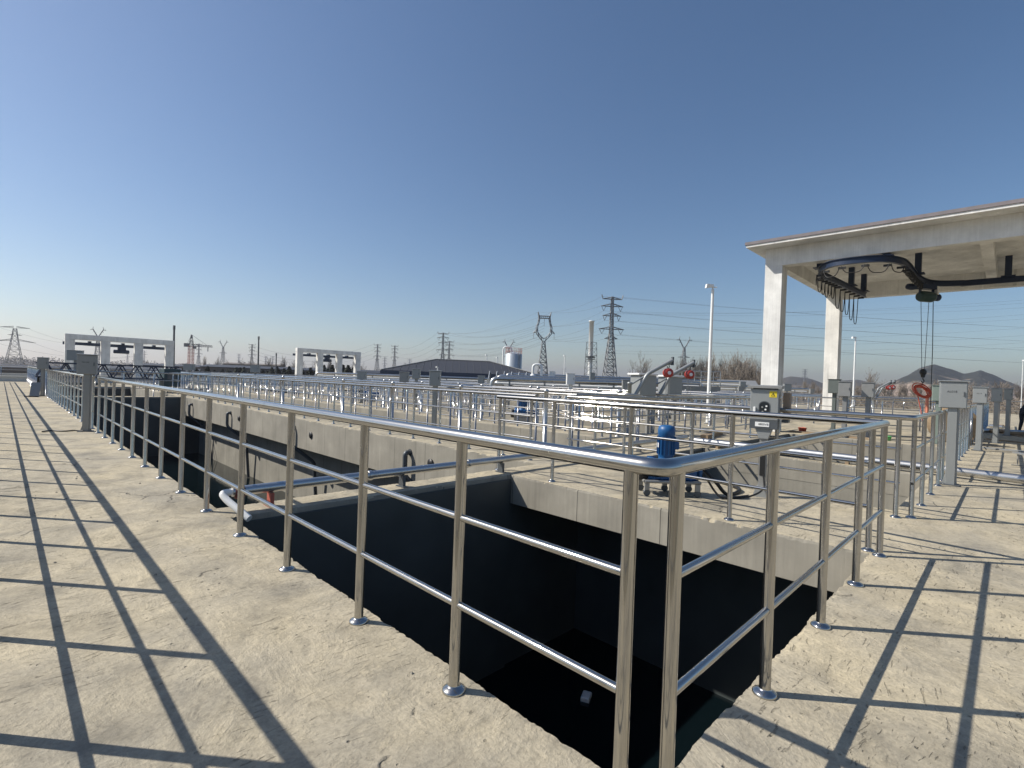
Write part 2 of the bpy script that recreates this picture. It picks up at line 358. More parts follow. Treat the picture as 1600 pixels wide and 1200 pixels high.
def build_deck():
    mb = MB(); RW = .07
    # rim insets: every hole grown by RW on the top sheet, then a ragged rim closes it
    xs = sorted({-2.3, 62.} | {h[0] - RW for h in HOLES} | {h[1] + RW for h in HOLES})
    ys = sorted({-9., 76.} | {h[2] - RW for h in HOLES} | {h[3] + RW for h in HOLES})
    def big(x, y):
        return any(h[0] - RW < x < h[1] + RW and h[2] - RW < y < h[3] + RW for h in HOLES)
    for i in range(len(xs) - 1):
        for j in range(len(ys) - 1):
            x0, x1, y0, y1 = xs[i], xs[i + 1], ys[j], ys[j + 1]
            if not big((x0 + x1) / 2, (y0 + y1) / 2):
                mb.add([(x0, y0, 0), (x1, y0, 0), (x1, y1, 0), (x0, y1, 0)], [(0, 1, 2, 3)])
    for (x0, x1, y0, y1, lip) in HOLES:
        cs = [(x0, y0), (x1, y0), (x1, y1), (x0, y1)]
        for k in range(4):
            a = Vector((*cs[k], 0)); b_ = Vector((*cs[(k + 1) % 4], 0)); d = (b_ - a); L = d.length; d.normalize()
            out = Vector((d.y, -d.x, 0))
            near = (a.length < 12 or b_.length < 9) and x0 < 6.5
            step = .014 if near else 1.0
            if L > 10 and near: step = .05
            n = max(2, int(L / step)); inner = []; outer = []
            for q in range(n + 1):
                p = a + d * (L * q / n)
                jit = 0; dz = 0
                if near and 0 < q < n:
                    jit = noise.noise(p * 2) * .012 + noise.noise(p * 31) * .004 + max(0, noise.noise(p * 7 + Vector((3, 1, 0))) - .3) * .06 + max(0, noise.noise(p * 19) - .3) * .03 ; dz = -abs(noise.noise(p * 25 + Vector((5, 5, 5)))) * .012
                inner.append(p + out * (jit + .004) + Vector((0, 0, dz - .001)))
                o_ = p + out * RW
                if q == 0: o_ = a + out * RW - d * RW
                if q == n: o_ = b_ + out * RW + d * RW
                outer.append(o_)
            m_ = len(inner)
            mid = [inner[q] * .55 + outer[q] * .45 + Vector((0, 0, (noise.noise(inner[q] * 20) * .003 - .001) - inner[q].z * .5 if near else 0)) for q in range(m_)]
            low = [a + d * (L * q / n) + Vector((0, 0, -.025 - (abs(noise.noise(inner[q] * 9)) * .03 if near else 0))) for q in range(m_)]
            base = [a + d * (L * q / n) + Vector((0, 0, -lip)) for q in range(m_)]
            V = outer + mid + inner + low + base; F = []
            for q in range(m_ - 1):
                for r_ in range(4):
                    F.append((r_ * m_ + q, r_ * m_ + q + 1, (r_ + 1) * m_ + q + 1, (r_ + 1) * m_ + q))
            if d.cross(out).z > 0: F = [f[::-1] for f in F]
            mb.add(V, F)
    # underside strip per hole edge (soffit) and outer sides
    mb.add([(-2.3, -9, 0), (-2.3, 76, 0), (-2.3, 76, -3), (-2.3, -9, -3)], [(0, 1, 2, 3)])
    mb.add([(62, -9, 0), (62, 76, 0), (62, 76, -3), (62, -9, -3)], [(3, 2, 1, 0)])
    mb.add([(-2.3, 76, 0), (62, 76, 0), (62, 76, -3), (-2.3, 76, -3)], [(0, 1, 2, 3)])
    o = mb.build('deck', DECK); o.data.materials.append(LIP)
    for p in o.data.polygons:
        if abs(p.normal.z) < .35: p.material_index = 1
    tag(o, kind='structure')
    # soffit under slab
    sb = MB()
    for i in range(len(XS) - 1):
        for j in range(len(YS) - 1):
            x0, x1, y0, y1 = XS[i], XS[i + 1], YS[j], YS[j + 1]
            if not in_hole((x0 + x1) / 2, (y0 + y1) / 2):
                z = -.43 if (y1 <= 5.06 and x1 <= 17) else -.9 if x1 <= 7.7 else -.5
                sb.add([(x0, y0, z), (x1, y0, z), (x1, y1, z), (x0, y1, z)], [(3, 2, 1, 0)])
    tag(sb.build('deck_soffit', LIP), kind='structure')
build_deck()
g = MB(); S = 9000
g.add([(-S, -S, -3.3), (S, -S, -3.3), (S, S, -3.3), (-S, S, -3.3)], [(0, 1, 2, 3)])
GRD = ground_mat('dry_winter_field', [(.3, (.13, .11, .075)), (.5, (.20, .165, .11)), (.7, (.12, .125, .075))], .02)
tag(g.build('ground', GRD), kind='structure')
g = MB(); g.add([(0, 0, -2.92), (42.5, 0, -2.92), (42.5, 61, -2.92), (0, 61, -2.92)], [(0, 1, 2, 3)])
tag(g.build('water', WATER), kind='structure')

def basin(i, label, rec_e=0., rec_s=0., darkened='nsw'):  # side letters: walls with the pit's shade painted into their colour
    x0, x1, y0, y1, lip = HOLES[i]; T = .16
    t = thing('basin', label, 'basin', (x0, y0, -3.2)); zz = 0.0
    def wl(a, b_, side):
        o = MB().box(a, b_).build('wall', WALL_SHADE if side in darkened else WALL, t); o.location = -Vector(t.location)
    e = x1 + rec_e; sgn = .006
    z1 = -lip
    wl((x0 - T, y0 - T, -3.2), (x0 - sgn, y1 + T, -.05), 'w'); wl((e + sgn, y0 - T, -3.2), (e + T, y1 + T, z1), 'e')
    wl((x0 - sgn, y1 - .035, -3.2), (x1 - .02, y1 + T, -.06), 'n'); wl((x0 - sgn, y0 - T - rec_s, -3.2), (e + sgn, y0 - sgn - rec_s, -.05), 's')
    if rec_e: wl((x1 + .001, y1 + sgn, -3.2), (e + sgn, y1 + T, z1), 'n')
    return t
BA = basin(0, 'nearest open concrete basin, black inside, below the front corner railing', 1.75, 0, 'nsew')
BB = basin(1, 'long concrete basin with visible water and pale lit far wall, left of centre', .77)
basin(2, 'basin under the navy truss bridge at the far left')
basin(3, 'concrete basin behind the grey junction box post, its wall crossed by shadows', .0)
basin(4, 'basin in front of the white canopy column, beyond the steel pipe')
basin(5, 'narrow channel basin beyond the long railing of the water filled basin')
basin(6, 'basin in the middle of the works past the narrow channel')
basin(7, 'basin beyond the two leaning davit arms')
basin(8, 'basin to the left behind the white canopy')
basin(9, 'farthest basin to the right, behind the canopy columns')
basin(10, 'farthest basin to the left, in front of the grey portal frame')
# drain holes and inlet pipes on the lit wall of the long basin
for y in (14.1, 8.1, 20.6):
    m = MB().lathe([(.0, 0), (.10, 0), (.10, -.02), (.0, -.02)], (5.094, y, -.42), 14, 'x')
    o = m.build('drain_hole', BLK, BB); o.location = -Vector(BB.location)
for k, y in enumerate((8.9, 15.3, 21.6, 27.4)):
    t = thing('inlet_pipe', ['steel inlet pipe bending down the lit basin wall, nearest of four', 'bent steel inlet pipe on the lit basin wall, second from the near end',
        'bent steel inlet pipe on the lit basin wall, third from the near end', 'bent steel inlet pipe on the lit basin wall, farthest of four'][k], 'pipe', (5.1, y, -.4), 0, 'inlet pipes on the basin wall')
    pts = rounded([(.02, 0, .12), (-.13, 0, .12), (-.13, 0, -.42), (.5, -.35, -1.0), (.62, -.35, -2.5)], .13, 6)
    MB().path(pts, .055, 12).build('pipe', DKG, t)
    MB().lathe([(.075, -.02), (.075, -.005), (.06, -.004)], (0, 0, .12), 14, 'x').build('flange', DKG, t)

# ------------------------------------------------------------------ railings
PM = MB().lathe([(.055, 0), (.055, .008), (.05, .014), (.034, .022), (.0265, .026), (.0255, .03), (.0255, 1.17)], (0, 0, 0), 20).mesh('post', STEEL)
PMF = MB().lathe([(.045, .001), (.045, .01), (.0256, .0105), (.0255, 1.17)], (0, 0, 0), 8).mesh('post', STEEL)
def railing(label, pts, posts, gaps=(), closed=False, far=False, H=1.2, mids=(.4, .8), corner_r=.07, z=0.):
    """pts: plan polyline of the top rail; posts: list of plan points"""
    t = thing('railing', label, 'railing', (pts[0][0], pts[0][1], z), 0, 'steel railings round the basins')
    L = Vector(t.location)
    P = [Vector((x, y, H - .03)) for x, y in pts]
    R3 = rounded([(p.x, p.y, p.z) for p in P], corner_r, 7)
    o = MB().path([p + Vector((0, 0, z)) - L for p in R3], .0305, 8 if far else 20).build('top_rail', STEEL, t)
    for q in posts:
        o = bpy.data.objects.new('post', PMF if far else PM); col.objects.link(o); o.parent = t
        o.location = Vector((q[0], q[1], z)) - L
    for h in mids:
        mb = MB()
        for i in range(len(P) - 1):
            a, b_ = P[i].copy(), P[i + 1].copy(); d = (b_ - a).normalized(); c = .1
            a2 = a + d * (c if i > 0 else 0.02); b2 = b_ - d * (c if i < len(P) - 2 else .02)
            a2.z = b2.z = h + z
            mb.path([a2 - L, b2 - L], .0165, 6 if far else 14)
        mb.build('mid_rail', STEEL, t)
    return t
def along(a, b_, sp, skip0=False, inset=.1):
    a = Vector(a); b_ = Vector(b_); d = b_ - a; L = d.length; d.normalize(); n = max(1, round((L - 2 * inset) / sp))
    out = [tuple(a + d * (inset + (L - 2 * inset) * i / n)) for i in range(n + 1)]
    return out[1:] if skip0 else out
def ring(label, x0, x1, y0, y1, sp=1.5, far=True, openside=None):
    pts = [(x0, y0), (x1, y0), (x1, y1), (x0, y1), (x0, y0)]; posts = []
    for i in range(4): posts += along(pts[i], pts[i + 1], sp)
    return railing(label, pts, posts, far=far)
LY = [1.0, 1.88, 2.93, 3.96, 4.98, 6.02, 7.06, 8.08, 9.08, 10.08, 11.06, 12.05, 13.02]
posts = [(0, y) for y in reversed(LY)] + [(0, .115), (.10, 0)] + [(x, 0) for x in (1.07, 2.06, 3.03, 4.0)] + [(4.1, .1), (4.12, 1.36), (4.12, 2.62), (4.12, 3.88), (4.12, 5.0)]
railing('shiny steel railing wrapping the nearest basin, with the rounded corner in front', [(0, 13.1), (0, 0), (4.12, 0), (4.12, 5.06)], posts)
railing('steel railing along the left walkway between the two grey control boxes', [(0, 13.95), (0, 29.0)], [(0, 14.0 + k) for k in range(16)])
railing('far stretch of left walkway railing beyond the second control box', [(0, 30.2), (0, 52.2)], [(0, 30.25 + k * 1.0) for k in range(22)] + [(0, 52.15)], far=True)
railing('railing on the outer left edge of the left walkway, casting the long shadows', [(-1.535, -3.), (-1.535, 52.2)], [(-1.535, y) for y in (-1.95, -.95, .02, 1.02, 2.0, 2.99, 4.01, 5.01)] + [(-1.535, 6.0 + k) for k in range(47)])
railing('long steel railing on the far side of the water filled basin', [(5.3, 5.3), (5.3, 28.2)], [(5.3, 5.4)] + [(5.3, 6.1 + k * 1.0) for k in range(22)] + [(5.3, 28.15)])
posts = [(5.87, y) for y in (4.95, 3.8, 2.62, 1.44, .13)] + [(x, 0) for x in (6.0, 6.95, 8.0, 9.02)]
railing('steel railing with a corner right of centre, behind the nearest railing', [(5.87, 5.02), (5.87, 0), (9.08, 0)], posts)
railing('railing on the right walkway between the first and second control boxes', [(9.65, 0), (16.6, 0)], [(9.7 + k * .977, 0) for k in range(8)])
railing('railing on the right walkway past the second control box, under the canopy', [(17.2, 0), (34, 0)], [(17.25 + k * 1.0, 0) for k in range(17)], far=True)
railing('railing on the cross walkway behind the grey junction box', [(6.1, 4.62), (16.7, 4.62)], along((6.1, 4.62), (16.7, 4.62), 1.3))
railing('railing seen between the two canopy columns', [(24., .4), (24., 9.2)], along((24., .4), (24., 9.2), 1.2), far=True)
ring('railing around the narrow channel in the middle ground', 7.3, 10.0, 5.9, 43.3, 1.05)
ring('railing around the middle basin with the blue motor beside it', 12.1, 16.7, 6.3, 43.3, 1.1)
ring('railing around the basin beyond the davit arms', 18.9, 23.1, 7.2, 43.3, 1.3)
ring('railing around the basin left behind the canopy', 25.7, 32.3, 7.2, 43.3, 2.)
ring('railing around the farthest right basin', 34.7, 42.3, 2.7, 43.3, 2.2)
railing('railing down the walkway between the narrow channel and the middle basin', [(11., 8.), (11., 40)], along((11., 8.), (11., 40), 1.3), far=True)
railing('railing down the walkway between the middle basin and the davit basin', [(17.8, 6.), (17.8, 40)], along((17.8, 6.), (17.8, 40), 1.3), far=True)
railing('low pipe rail crossing the middle walkway near the blue motor', [(10.2, 13.6), (12.0, 13.6), (12.0, 17)], along((10.2, 13.6), (12.0, 13.6), .9) + [(12.0, 15), (12, 17)], far=True)
railing('railing around the hatch left behind the farther basins', [(24.2, 12.), (24.2, 40)], along((24.2, 12.), (24.2, 40), 1.4), far=True)
railing('railing across the end of the long water filled basin', [(.2, 29.55), (6.4, 29.55)], along((.2, 29.55), (6.4, 29.55), 1.2), far=True)
railing('railing on the end of the works, in front of the grey portal frame', [(.2, 45.2), (42., 45.2)], along((.2, 45.2), (42., 45.2), 1.5), far=True)
railing('farthest railing, near the left portal frame', [(-1.5, 61.5), (50, 61.5)], along((-1.5, 61.5), (50, 61.5), 2.), far=True)
railing('railing along the right hand far edge of the works', [(56, -2), (56, 60)], along((56, -2), (56, 60), 2.), far=True)
ring('railing around the small basin under the navy truss bridge', 5.35, 6.6, 30.2, 43.6, 1.2)

for gx0, gx1, lb, ys in ((10.1, 12.0, 'short railing across the walkway beside the narrow channel', (8.5, 14.5, 21, 28, 35)), (16.8, 18.8, 'short railing across the walkway before the davit basin', (5.8, 10.5, 16, 23, 31)),
        (23.2, 25.6, 'short railing across the walkway left behind the canopy', (7., 12.5, 19, 27, 36)), (32.4, 34.6, 'short railing across the far right walkway', (6, 13, 22, 32))):
    for yy in ys: railing(lb, [(gx0, yy), (gx1, yy)], along((gx0, yy), (gx1, yy), .9), far=True)
rgp = random.Random(77)
ST = MB().lathe([(.09, 0), (.09, .015), (.05, .02), (.05, 1.2), (.056, 1.21), (.056, 1.25), (.03, 1.27)], (0, 0, 0), 12).mesh('stanchion', STEEL2)
for xx, ylist in ((7.0, (6.6, 9.4, 12.6, 16.1, 21, 27)), (10.5, (6.9, 9.9, 12.4, 16.2, 19, 24, 30)), (11.7, (7.7, 11.2, 15.4, 20.5, 26)), (17.3, (7.2, 9.3, 12.2, 15, 18.6, 24)), (23.6, (8.3, 11.2, 15.5, 20, 26)), (25.1, (9.3, 14, 18, 24))):
    for yy in ylist:
        o = bpy.data.objects.new('stanchion', ST); col.objects.link(o); o.location = (xx + rgp.uniform(-.15, .15), yy, 0)
        tag(o, 'thick steel stanchion standing on a walkway among the railings', 'stanchion', 'thick stanchions on the walkways')
# ------------------------------------------------------------------ pipes on the deck
t = thing('steel_pipe', 'long steel pipe on low stands crossing between the two near basins', 'pipe', (.12, 4.83, 0))
MB().path([(10.2, 0, .2), (.07, 0, .2)], .052, 16).build('pipe', STEEL2, t)
MB().path(rounded([(.07, 0, .2), (-.03, 0, .2), (.0, -.08, .14), (.13, -.34, -.01)], .05, 5), .034, 14).build('outlet', WHT, t)
mbj = MB()
for x in (1.6, 3.2, 5.0, 7.4): mbj.lathe([(.06, 0), (.062, .01), (.062, .04), (.06, .05)], (x, 0, .2), 16, 'x')
mbj.build('coupling', STEEL2, t)
for x in (.45, 2.1, 3.9, 6.0, 8.0, 9.6):
    MB().box((x - .02, -.05, 0), (x + .02, .05, .145)).box((x - .04, -.09, 0.001), (x + .04, .09, .012)).build('stand', REDST if x < 1 else DKG, t)
MB().lathe([(.057, 0), (.066, .01), (.066, .08), (.057, .09)], (.09, -.01, .19), 14, 'x').build('flange', plain('oxide_red_paint', (.12, .02, .02), .6), t)
t = thing('steel_pipe', 'steel pipe lying across the right walkway and along the basin wall', 'pipe', (10.45, 4.7, 0))
MB().path([(0, 0, .13), (0, -3.2, .13), (-.15, -5.2, .12), (-.32, -9.5, .1)], .075, 16).build('pipe', STEEL2, t)
for y in (-.6, -1.9, -3.2, -4.4):
    MB().box((-.06, y - .03, .0), (.06, y + .03, .055)).build('stand', WOODM, t)
t = thing('steel_pipe', 'thinner steel pipe running beside the larger one on the basin wall', 'pipe', (10.75, 4.7, 0))
MB().path([(0, 0, .06), (-.02, -4.6, .06)], .035, 12).build('pipe', STEEL2, t)

# ------------------------------------------------------------------ text
def text_mesh(parent, s, size, loc, rot, mat, name='lettering', depth=.001):
    cu_ = bpy.data.curves.new(name, 'FONT'); cu_.body = s; cu_.size = size; cu_.extrude = depth; cu_.align_x = 'CENTER'; cu_.align_y = 'CENTER'
    tmp = bpy.data.objects.new(name, cu_); col.objects.link(tmp)
    bpy.context.view_layer.update()
    me = bpy.data.meshes.new_from_object(tmp.evaluated_get(bpy.context.evaluated_depsgraph_get()))
    bpy.data.objects.remove(tmp)
    o = bpy.data.objects.new(name, me); me.materials.clear(); me.materials.append(mat); col.objects.link(o)
    o.parent = parent; o.location = loc; o.rotation_euler = rot
    return o
TXT = plain('black_lettering', (.02, .02, .025), .6)

# ------------------------------------------------------------------ control boxes
# local frame: door faces -Y
def control_box(label, x, y, rz, w=.3, h=.42, d=.2, z0=1.25, mat=CABI, post='channel', text=None, group='grey control boxes on posts'):
    t = thing('control_box', label, 'control box', (x, y, 0), rz, group)
    cab = MB().box((-w / 2, -d / 2, z0), (w / 2, d / 2, z0 + h), bev=.006).build('cabinet', mat, t)
    MB().box((-w / 2 + .012, -d / 2 - .008, z0 + .012), (w / 2 - .012, -d / 2 + .002, z0 + h - .015), bev=.003).build('door', mat, cab)
    MB().prism([(-d / 2 - .03, z0 + h + .001), (d / 2 + .02, z0 + h + .001), (d / 2 + .02, z0 + h + .022), (-d / 2 - .03, z0 + h + .012)], 'x', -w / 2 - .02, w / 2 + .02).build('rain_hood', mat, t)
    MB().box((w / 2 - .05, -d / 2 - .02, z0 + h * .45), (w / 2 - .035, -d / 2 - .008, z0 + h * .62)).build('lock', DKG, cab)
    p = MB()
    if post == 'channel':
        p.box((-.055, -.045, .012), (-.047, .045, z0)).box((.047, -.045, .012), (.055, .045, z0)).box((-.047, -.045, .012), (.047, -.037, z0)).box((.06, -.02, .012), (.085, .005, z0))
    else: p.path([(0, 0, .01), (0, 0, z0)], .03, 12)
    p.prism([(-.1, .012), (.1, .012), (.052, .16), (-.052, .16)], 'y', .046, .054)
    p.build('post', mat, t)
    MB().box((-.13, -.12, .0), (.13, .12, .012)).build('base_plate', DKG, t)
    if text: text_mesh(cab, text, h * .11, (-.02, -d / 2 - .0085, z0 + h * .62), (R(90), 0, 0), TXT)
    return t
W1 = R(-90)   # door faces -X
control_box('control box on a post beside the left walkway railing, nearer one, scribbled lettering', -.16, 13.5, R(-12), .33, .42, .2, 1.24, CABS, text='N2-04')
c = control_box('second control box on the left walkway, with a grey panel leaning on its post', -.16, 29.6, R(-10), .36, .5, .22, 1.2, CABS)
control_box('far small control box near the left portal frame, seen over the navy truss', 1.7, 39.5, R(-20), .75, .6, .3, 1.7, CABI)
control_box('large grey control box with handwriting, first on the right walkway', 9.36, -.12, R(-82), .34, .43, .16, 1.24, CABI, text='AL018')
control_box('second grey control box along the right walkway', 16.95, -.2, R(-88), .29, .42, .16, 1.27, CABI, text='AC-4')
control_box('third control box along the right walkway', 20.6, -.47, R(-88), .25, .42, .16, 1.3, CABI)
control_box('fourth and farthest control box along the right walkway', 25.6, -.72, R(-88), .24, .42, .16, 1.36, CABI)
control_box('greenish control box beyond the railing, left of the large scribbled box', 18.1, .74, R(-82), .3, .46, .2, 1.27, plain('greenish_enamel', (.2, .25, .22), .5))
control_box('grey control box with a wide lid, left one of two right of the canopy column', 17.3, 2.95, R(-84), .33, .46, .3, 1.3, CABS)
control_box('grey control box with a wide lid, right one of two right of the canopy column', 17.75, 2.42, R(-84), .33, .46, .3, 1.3, CABS)
x, y = at(1304, 19); control_box('dark control box in front of the rear canopy column', x, y, R(-84), .38, .52, .3, 1.38, plain('dark_green_grey', (.12, .14, .135), .5))
for px, D, wd, s, lb in ((650, 24, .36, .45, 'small grey control box left of centre in front of the dark roof'), (891, 19, .3, .42, 'control box left of the davit arms beside white pipework'),
        (295, 34, .65, .4, 'wide low grey control box left of centre, under the dark poles'), (398, 36, .6, .5, 'control box with a pale lid below the second dark pole'),
        (1230, 42, .6, .6, 'distant control box between the canopy columns'), (815, 44, .5, .55, 'little box in line beside the white goose neck vent'),
        (862, 40, .5, .9, 'white box just right of the goose neck vent'), (1160, 45, .5, .7, 'pale box in front of the bare trees'), (925, 30, .3, .7, 'grey box on a post amid the gleaming rails')):
    x, y = at(px, D); control_box(lb, x, y, R(-45), wd, s, .28, 1.35, CABI if 'white' not in lb else WHT)
for k, (x, y) in enumerate(((7.0, 10.6), (10.6, 17.6), (11.6, 23), (17.4, 11), (17.6, 20.5), (24.6, 16.5), (24.9, 27), (33.4, 10.), (33.6, 18), (33.4, 27), (44, 8), (44, 16), (46, 26), (50, 12))):
    control_box('small grey control box standing among the far railings', x, y, R(-45), .3 + .08 * (k % 3), .42, .2, 1.2, CABS if k % 2 else CABI, group='small control boxes among the far railings')
# leaning panel, cables at the second left box
t = thing('metal_panel', 'pale metal panel leaning against the second left control box post', 'panel', (-.42, 28.9, 0), R(-15))
MB().prism([(-.1, 0), (-.08, 0), (.22, .62), (.2, .62)], 'x', -.16, .16).build('sheet', CABS, t)
def cable(label, pts, r=.018, mat=BLK, name='cable', cat='cable', group=None, smooth=True):
    P = [Vector(p) for p in pts]; out = []
    for i in range(len(P) - 1):
        p0, p1, p2, p3 = P[max(0, i - 1)], P[i], P[i + 1], P[min(len(P) - 1, i + 2)]
        for k in range(6):
            q = k / 6; out.append(.5 * (2 * p1 + (p2 - p0) * q + (2 * p0 - 5 * p1 + 4 * p2 - p3) * q * q + (3 * p1 - p0 - 3 * p2 + p3) * q ** 3))
    out.append(P[-1]); mb = MB().path(out, r, 8)
    return mb, out
def cable_obj(label, pts, r=.018, mat=BLK, group=None, cat='cable', parent=None, name='cable'):
    mb, _ = cable(label, pts, r); o = mb.build(name, mat, parent)
    if parent is None: tag(o, label, cat, group)
    return o
cable_obj('black cable end lying by the first left control box', [(-.2, 13.45, .02), (-.35, 13.6, .02), (-.5, 13.5, .02), (-.7, 13.7, .02), (-.85, 13.55, .02)], .014)
cable_obj('black cable tangle lying at the second left control box', [(-.15, 29.3, .03), (-.4, 29.1, .03), (-.6, 29.4, .03), (-.3, 28.8, .03), (-.75, 28.9, .03)], .02)

# junction box with window, sign and plate
t = thing('junction_box', 'grey junction box with yellow warning sign and arched window on a post', 'junction box', (5.74, 1.56, 0), R(-80))
w2, z0, z1, d2 = .17, 1.03, 1.44, .1
cab = MB().box((-w2, -d2, z0), (w2, d2, z1), bev=.008).build('cabinet', CABI, t)
MB().prism([(-d2 - .04, z1 + .012), (d2 + .03, z1 + .012), (d2 + .03, z1 + .055), (-d2 - .04, z1 + .042)], 'x', -w2 - .035, w2 + .035).build('rain_hood', CABS, t)
MB().box((-w2 + .03, -d2 + .01, z1 - .002), (w2 - .03, d2 - .01, z1 + .014)).build('seal', DKG, t)
ar = [(.005, 1.1), (.125, 1.1), (.125, 1.22)] + [(.065 + .06 * math.cos(a), 1.22 + .05 * math.sin(a)) for a in [math.pi * k / 8 for k in range(1, 8)]] + [(.005, 1.22)]
ar = [(x - .06, z) for x, z in ar]
MB().prism(ar, 'y', -d2 - .006, -d2 + .004).build('window', GLASSD, cab)
ar2 = [((x - .005) * 1.15 + .005, (z - 1.17) * 1.12 + 1.17) for x, z in ar]
MB().prism(ar2, 'y', -d2 - .004, -d2 + .004).build('window_frame', DKG, cab)
for q, (xx, zz_) in enumerate(((-.02, 1.2), (.02, 1.17), (-.015, 1.14), (.03, 1.215))):
    MB().lathe([(.012, 0), (.012, .005)], (xx, -d2 - .011, zz_), 10, 'y').build('indicator', WHT if q % 2 else CABS, cab)
MB().box((-.125, -d2 - .03, 1.12), (-.098, -d2 - .001, 1.2), bev=.004).build('latch', WHT, cab)
sg = MB().box((.06, -d2 - .004, 1.335), (.148, -d2 - .0005, 1.415)).build('warning_sign', YEL, cab)
MB().prism([(.078, 1.35), (.13, 1.35), (.104, 1.4)], 'y', -d2 - .0062, -d2 - .0045).build('triangle', TXT, sg)
MB().prism([(.088, 1.355), (.12, 1.355), (.104, 1.387)], 'y', -d2 - .0082, -d2 - .0065).build('triangle', YEL, sg)
MB().prism([(.102, 1.38), (.1085, 1.38), (.105, 1.372), (.1095, 1.372), (.1025, 1.358), (.104, 1.367), (.0995, 1.367)], 'y', -d2 - .0092, -d2 - .0084).build('flash', TXT, sg)
pl = MB().box((-.1, -d2 - .004, .94), (.07, -d2 + .01, 1.0)).build('name_plate', WHT, t)
text_mesh(pl, '4800VB', .04, (-.0, -d2 - .0045, .97), (R(90), 0, 0), TXT)
MB().box((-w2, -d2 + .002, .91), (w2, d2, 1.03), bev=.004).build('lower_housing', DKG, t)
MB().prism([(-.1, .91), (.1, .91), (.055, .78), (-.055, .78)], 'y', -.07, .07).build('neck', CABI, t)
MB().box((-.045, -.045, .012), (.045, .045, .78)).build('post', CABS, t)
MB().box((-.032, -.052, .28), (.032, -.046, .6)).build('cover_strip', BLK, t)
MB().prism([(-.1, .0), (.1, .0), (.06, .14), (-.06, .14)], 'y', -.1, .1).build('foot', CABI, t)
cable_obj('', [(.02, -.07, .3), (.03, -.12, .12), (-.1, -.3, .03), (-.3, -.5, .02)], .012, BLK, parent=t, name='wire')
t2 = thing('cable_spool', 'tan cardboard box tied behind the grey junction box', 'box', (5.98, 1.38, 1.2), R(-80)); t2.name = 'cardboard_box'
MB().box((-.02, -.1, -.16), (.06, .1, .2), bev=.004).build('carton', plain('tan_cardboard', (.30, .23, .17), .8), t2)
MB().box((-.03, -.1, -.2), (.05, .1, -.161)).build('bracket', DKG, t2)

# ------------------------------------------------------------------ blue pumps
def pump(label, x, y, rz, sc=1.0, cart=True):
    t = thing('blue_pump', label, 'pump', (x, y, 0), rz, 'blue motors'); t.scale = (sc,) * 3
    body = MB().box((-.28, -.14, .2), (.33, .14, .44), bev=.025).lathe([(.15, -.3), (.17, -.28), (.17, -.2), (.14, -.19)], (0, 0, .33), 20, 'x').lathe([(.08, .32), (.08, .36), (.13, .365), (.13, .40), (.09, .41)], (.0, 0, .33), 18, 'x')
    for k in range(6): body.box((-.24 + k * .095, -.15, .21), (-.225 + k * .095, .15, .43))
    body.box((-.3, -.16, .19), (.35, .16, .205)).box((-.3, -.155, .4), (-.02, .155, .415))
    body.build('gear_housing', BLUE, t)
    m = MB().lathe([(.13, .42), (.13, .45), (.095, .46), (.095, .5), (.105, .52), (.105, .78), (.112, .79), (.112, .85), (.1, .9), (.05, .915)], (-.05, 0, 0), 22)
    for k in range(16):
        a = 2 * math.pi * k / 16; m.box((.1, -.004, .53), (.118, .004, .77), a, (0, 0)) if False else m.prism([(-.05 + .1 * math.cos(a) - .004 * math.sin(a), .1 * math.sin(a) + .004 * math.cos(a)), (-.05 + .12 * math.cos(a), .12 * math.sin(a)), (-.05 + .1 * math.cos(a) + .004 * math.sin(a), .1 * math.sin(a) - .004 * math.cos(a))], 'z', .53, .77)
    mo = m.build('motor', BLUE, t)
    MB().box((.04, -.05, .6), (.11, .05, .7), bev=.008).build('terminal_box', BLUE, mo)
    MB().box((-.162, -.04, .62), (-.157, .04, .68)).build('rating_plate', WHT, mo)
    MB().lathe([(.1, -.42), (.13, -.4), (.13, -.31), (.08, -.3)], (0, 0, .3), 20, 'x').build('end_cover', BLK, t)
    if cart:
        fr = MB().path([(-.36, -.17, .19), (.36, -.17, .19), (.36, .17, .19), (-.36, .17, .19), (-.36, -.17, .19)], .022, 8).path([(-.36, 0, .19), (.36, 0, .19)], .02, 8)
        fr.path([(-.12, -.17, .19), (-.12, .17, .19)], .02, 8).path([(.15, -.17, .19), (.15, .17, .19)], .02, 8)
        fr.build('cart_frame', CABS, t)
        for sx in (-.33, .33, 0):
            for sy in (-.16, .16):
                cst = MB().box((sx - .03, sy - .02, .08), (sx + .03, sy + .02, .168)).build('caster', CABS, t)
                MB().lathe([(.04, -.014), (.045, -.01), (.045, .01), (.04, .014)], (sx, sy, .045), 14, 'y').build('wheel', DKG, cst)
    else:
        MB().box((-.3, -.16, 0), (.3, .16, .24), bev=.01).build('plinth', CABS, t)
    return t
pump('blue motor pump on a grey wheeled frame behind the near railing corner', 4.78, 2.42, R(-45))
cable_obj('thick black hose curving over the deck beside the blue pump cart', [(4.95, 2.3, .42), (5.1, 2.15, .38), (5.15, 1.95, .2), (5.3, 1.85, .03), (5.75, 1.85, .03), (6.02, 2.1, .03), (6.15, 2.35, .03)], .024, cat='hose')
cable_obj('thinner black cable hanging from the blue pump cart', [(4.95, 2.25, .45), (5.0, 2.05, .3), (5.05, 1.9, .08), (5.1, 1.8, .02), (5.5, 1.65, .02)], .014)
x, y = at(820, 17.2); pump('blue upright motor seen through the railings in mid ground', x, y, R(-50), 1.05, False)
pump('blue motor on a plinth in line behind the front canopy column', 33.5, 14, R(-50), 1.0, False)
pump('blue motor on a plinth far among the railings left of the silver tank', 24.6, 32, R(-50), 1.0, False)
x, y = at(579, 28); pump('small distant blue motor left of centre behind the railings', x, y, R(-50), 1.15, False)

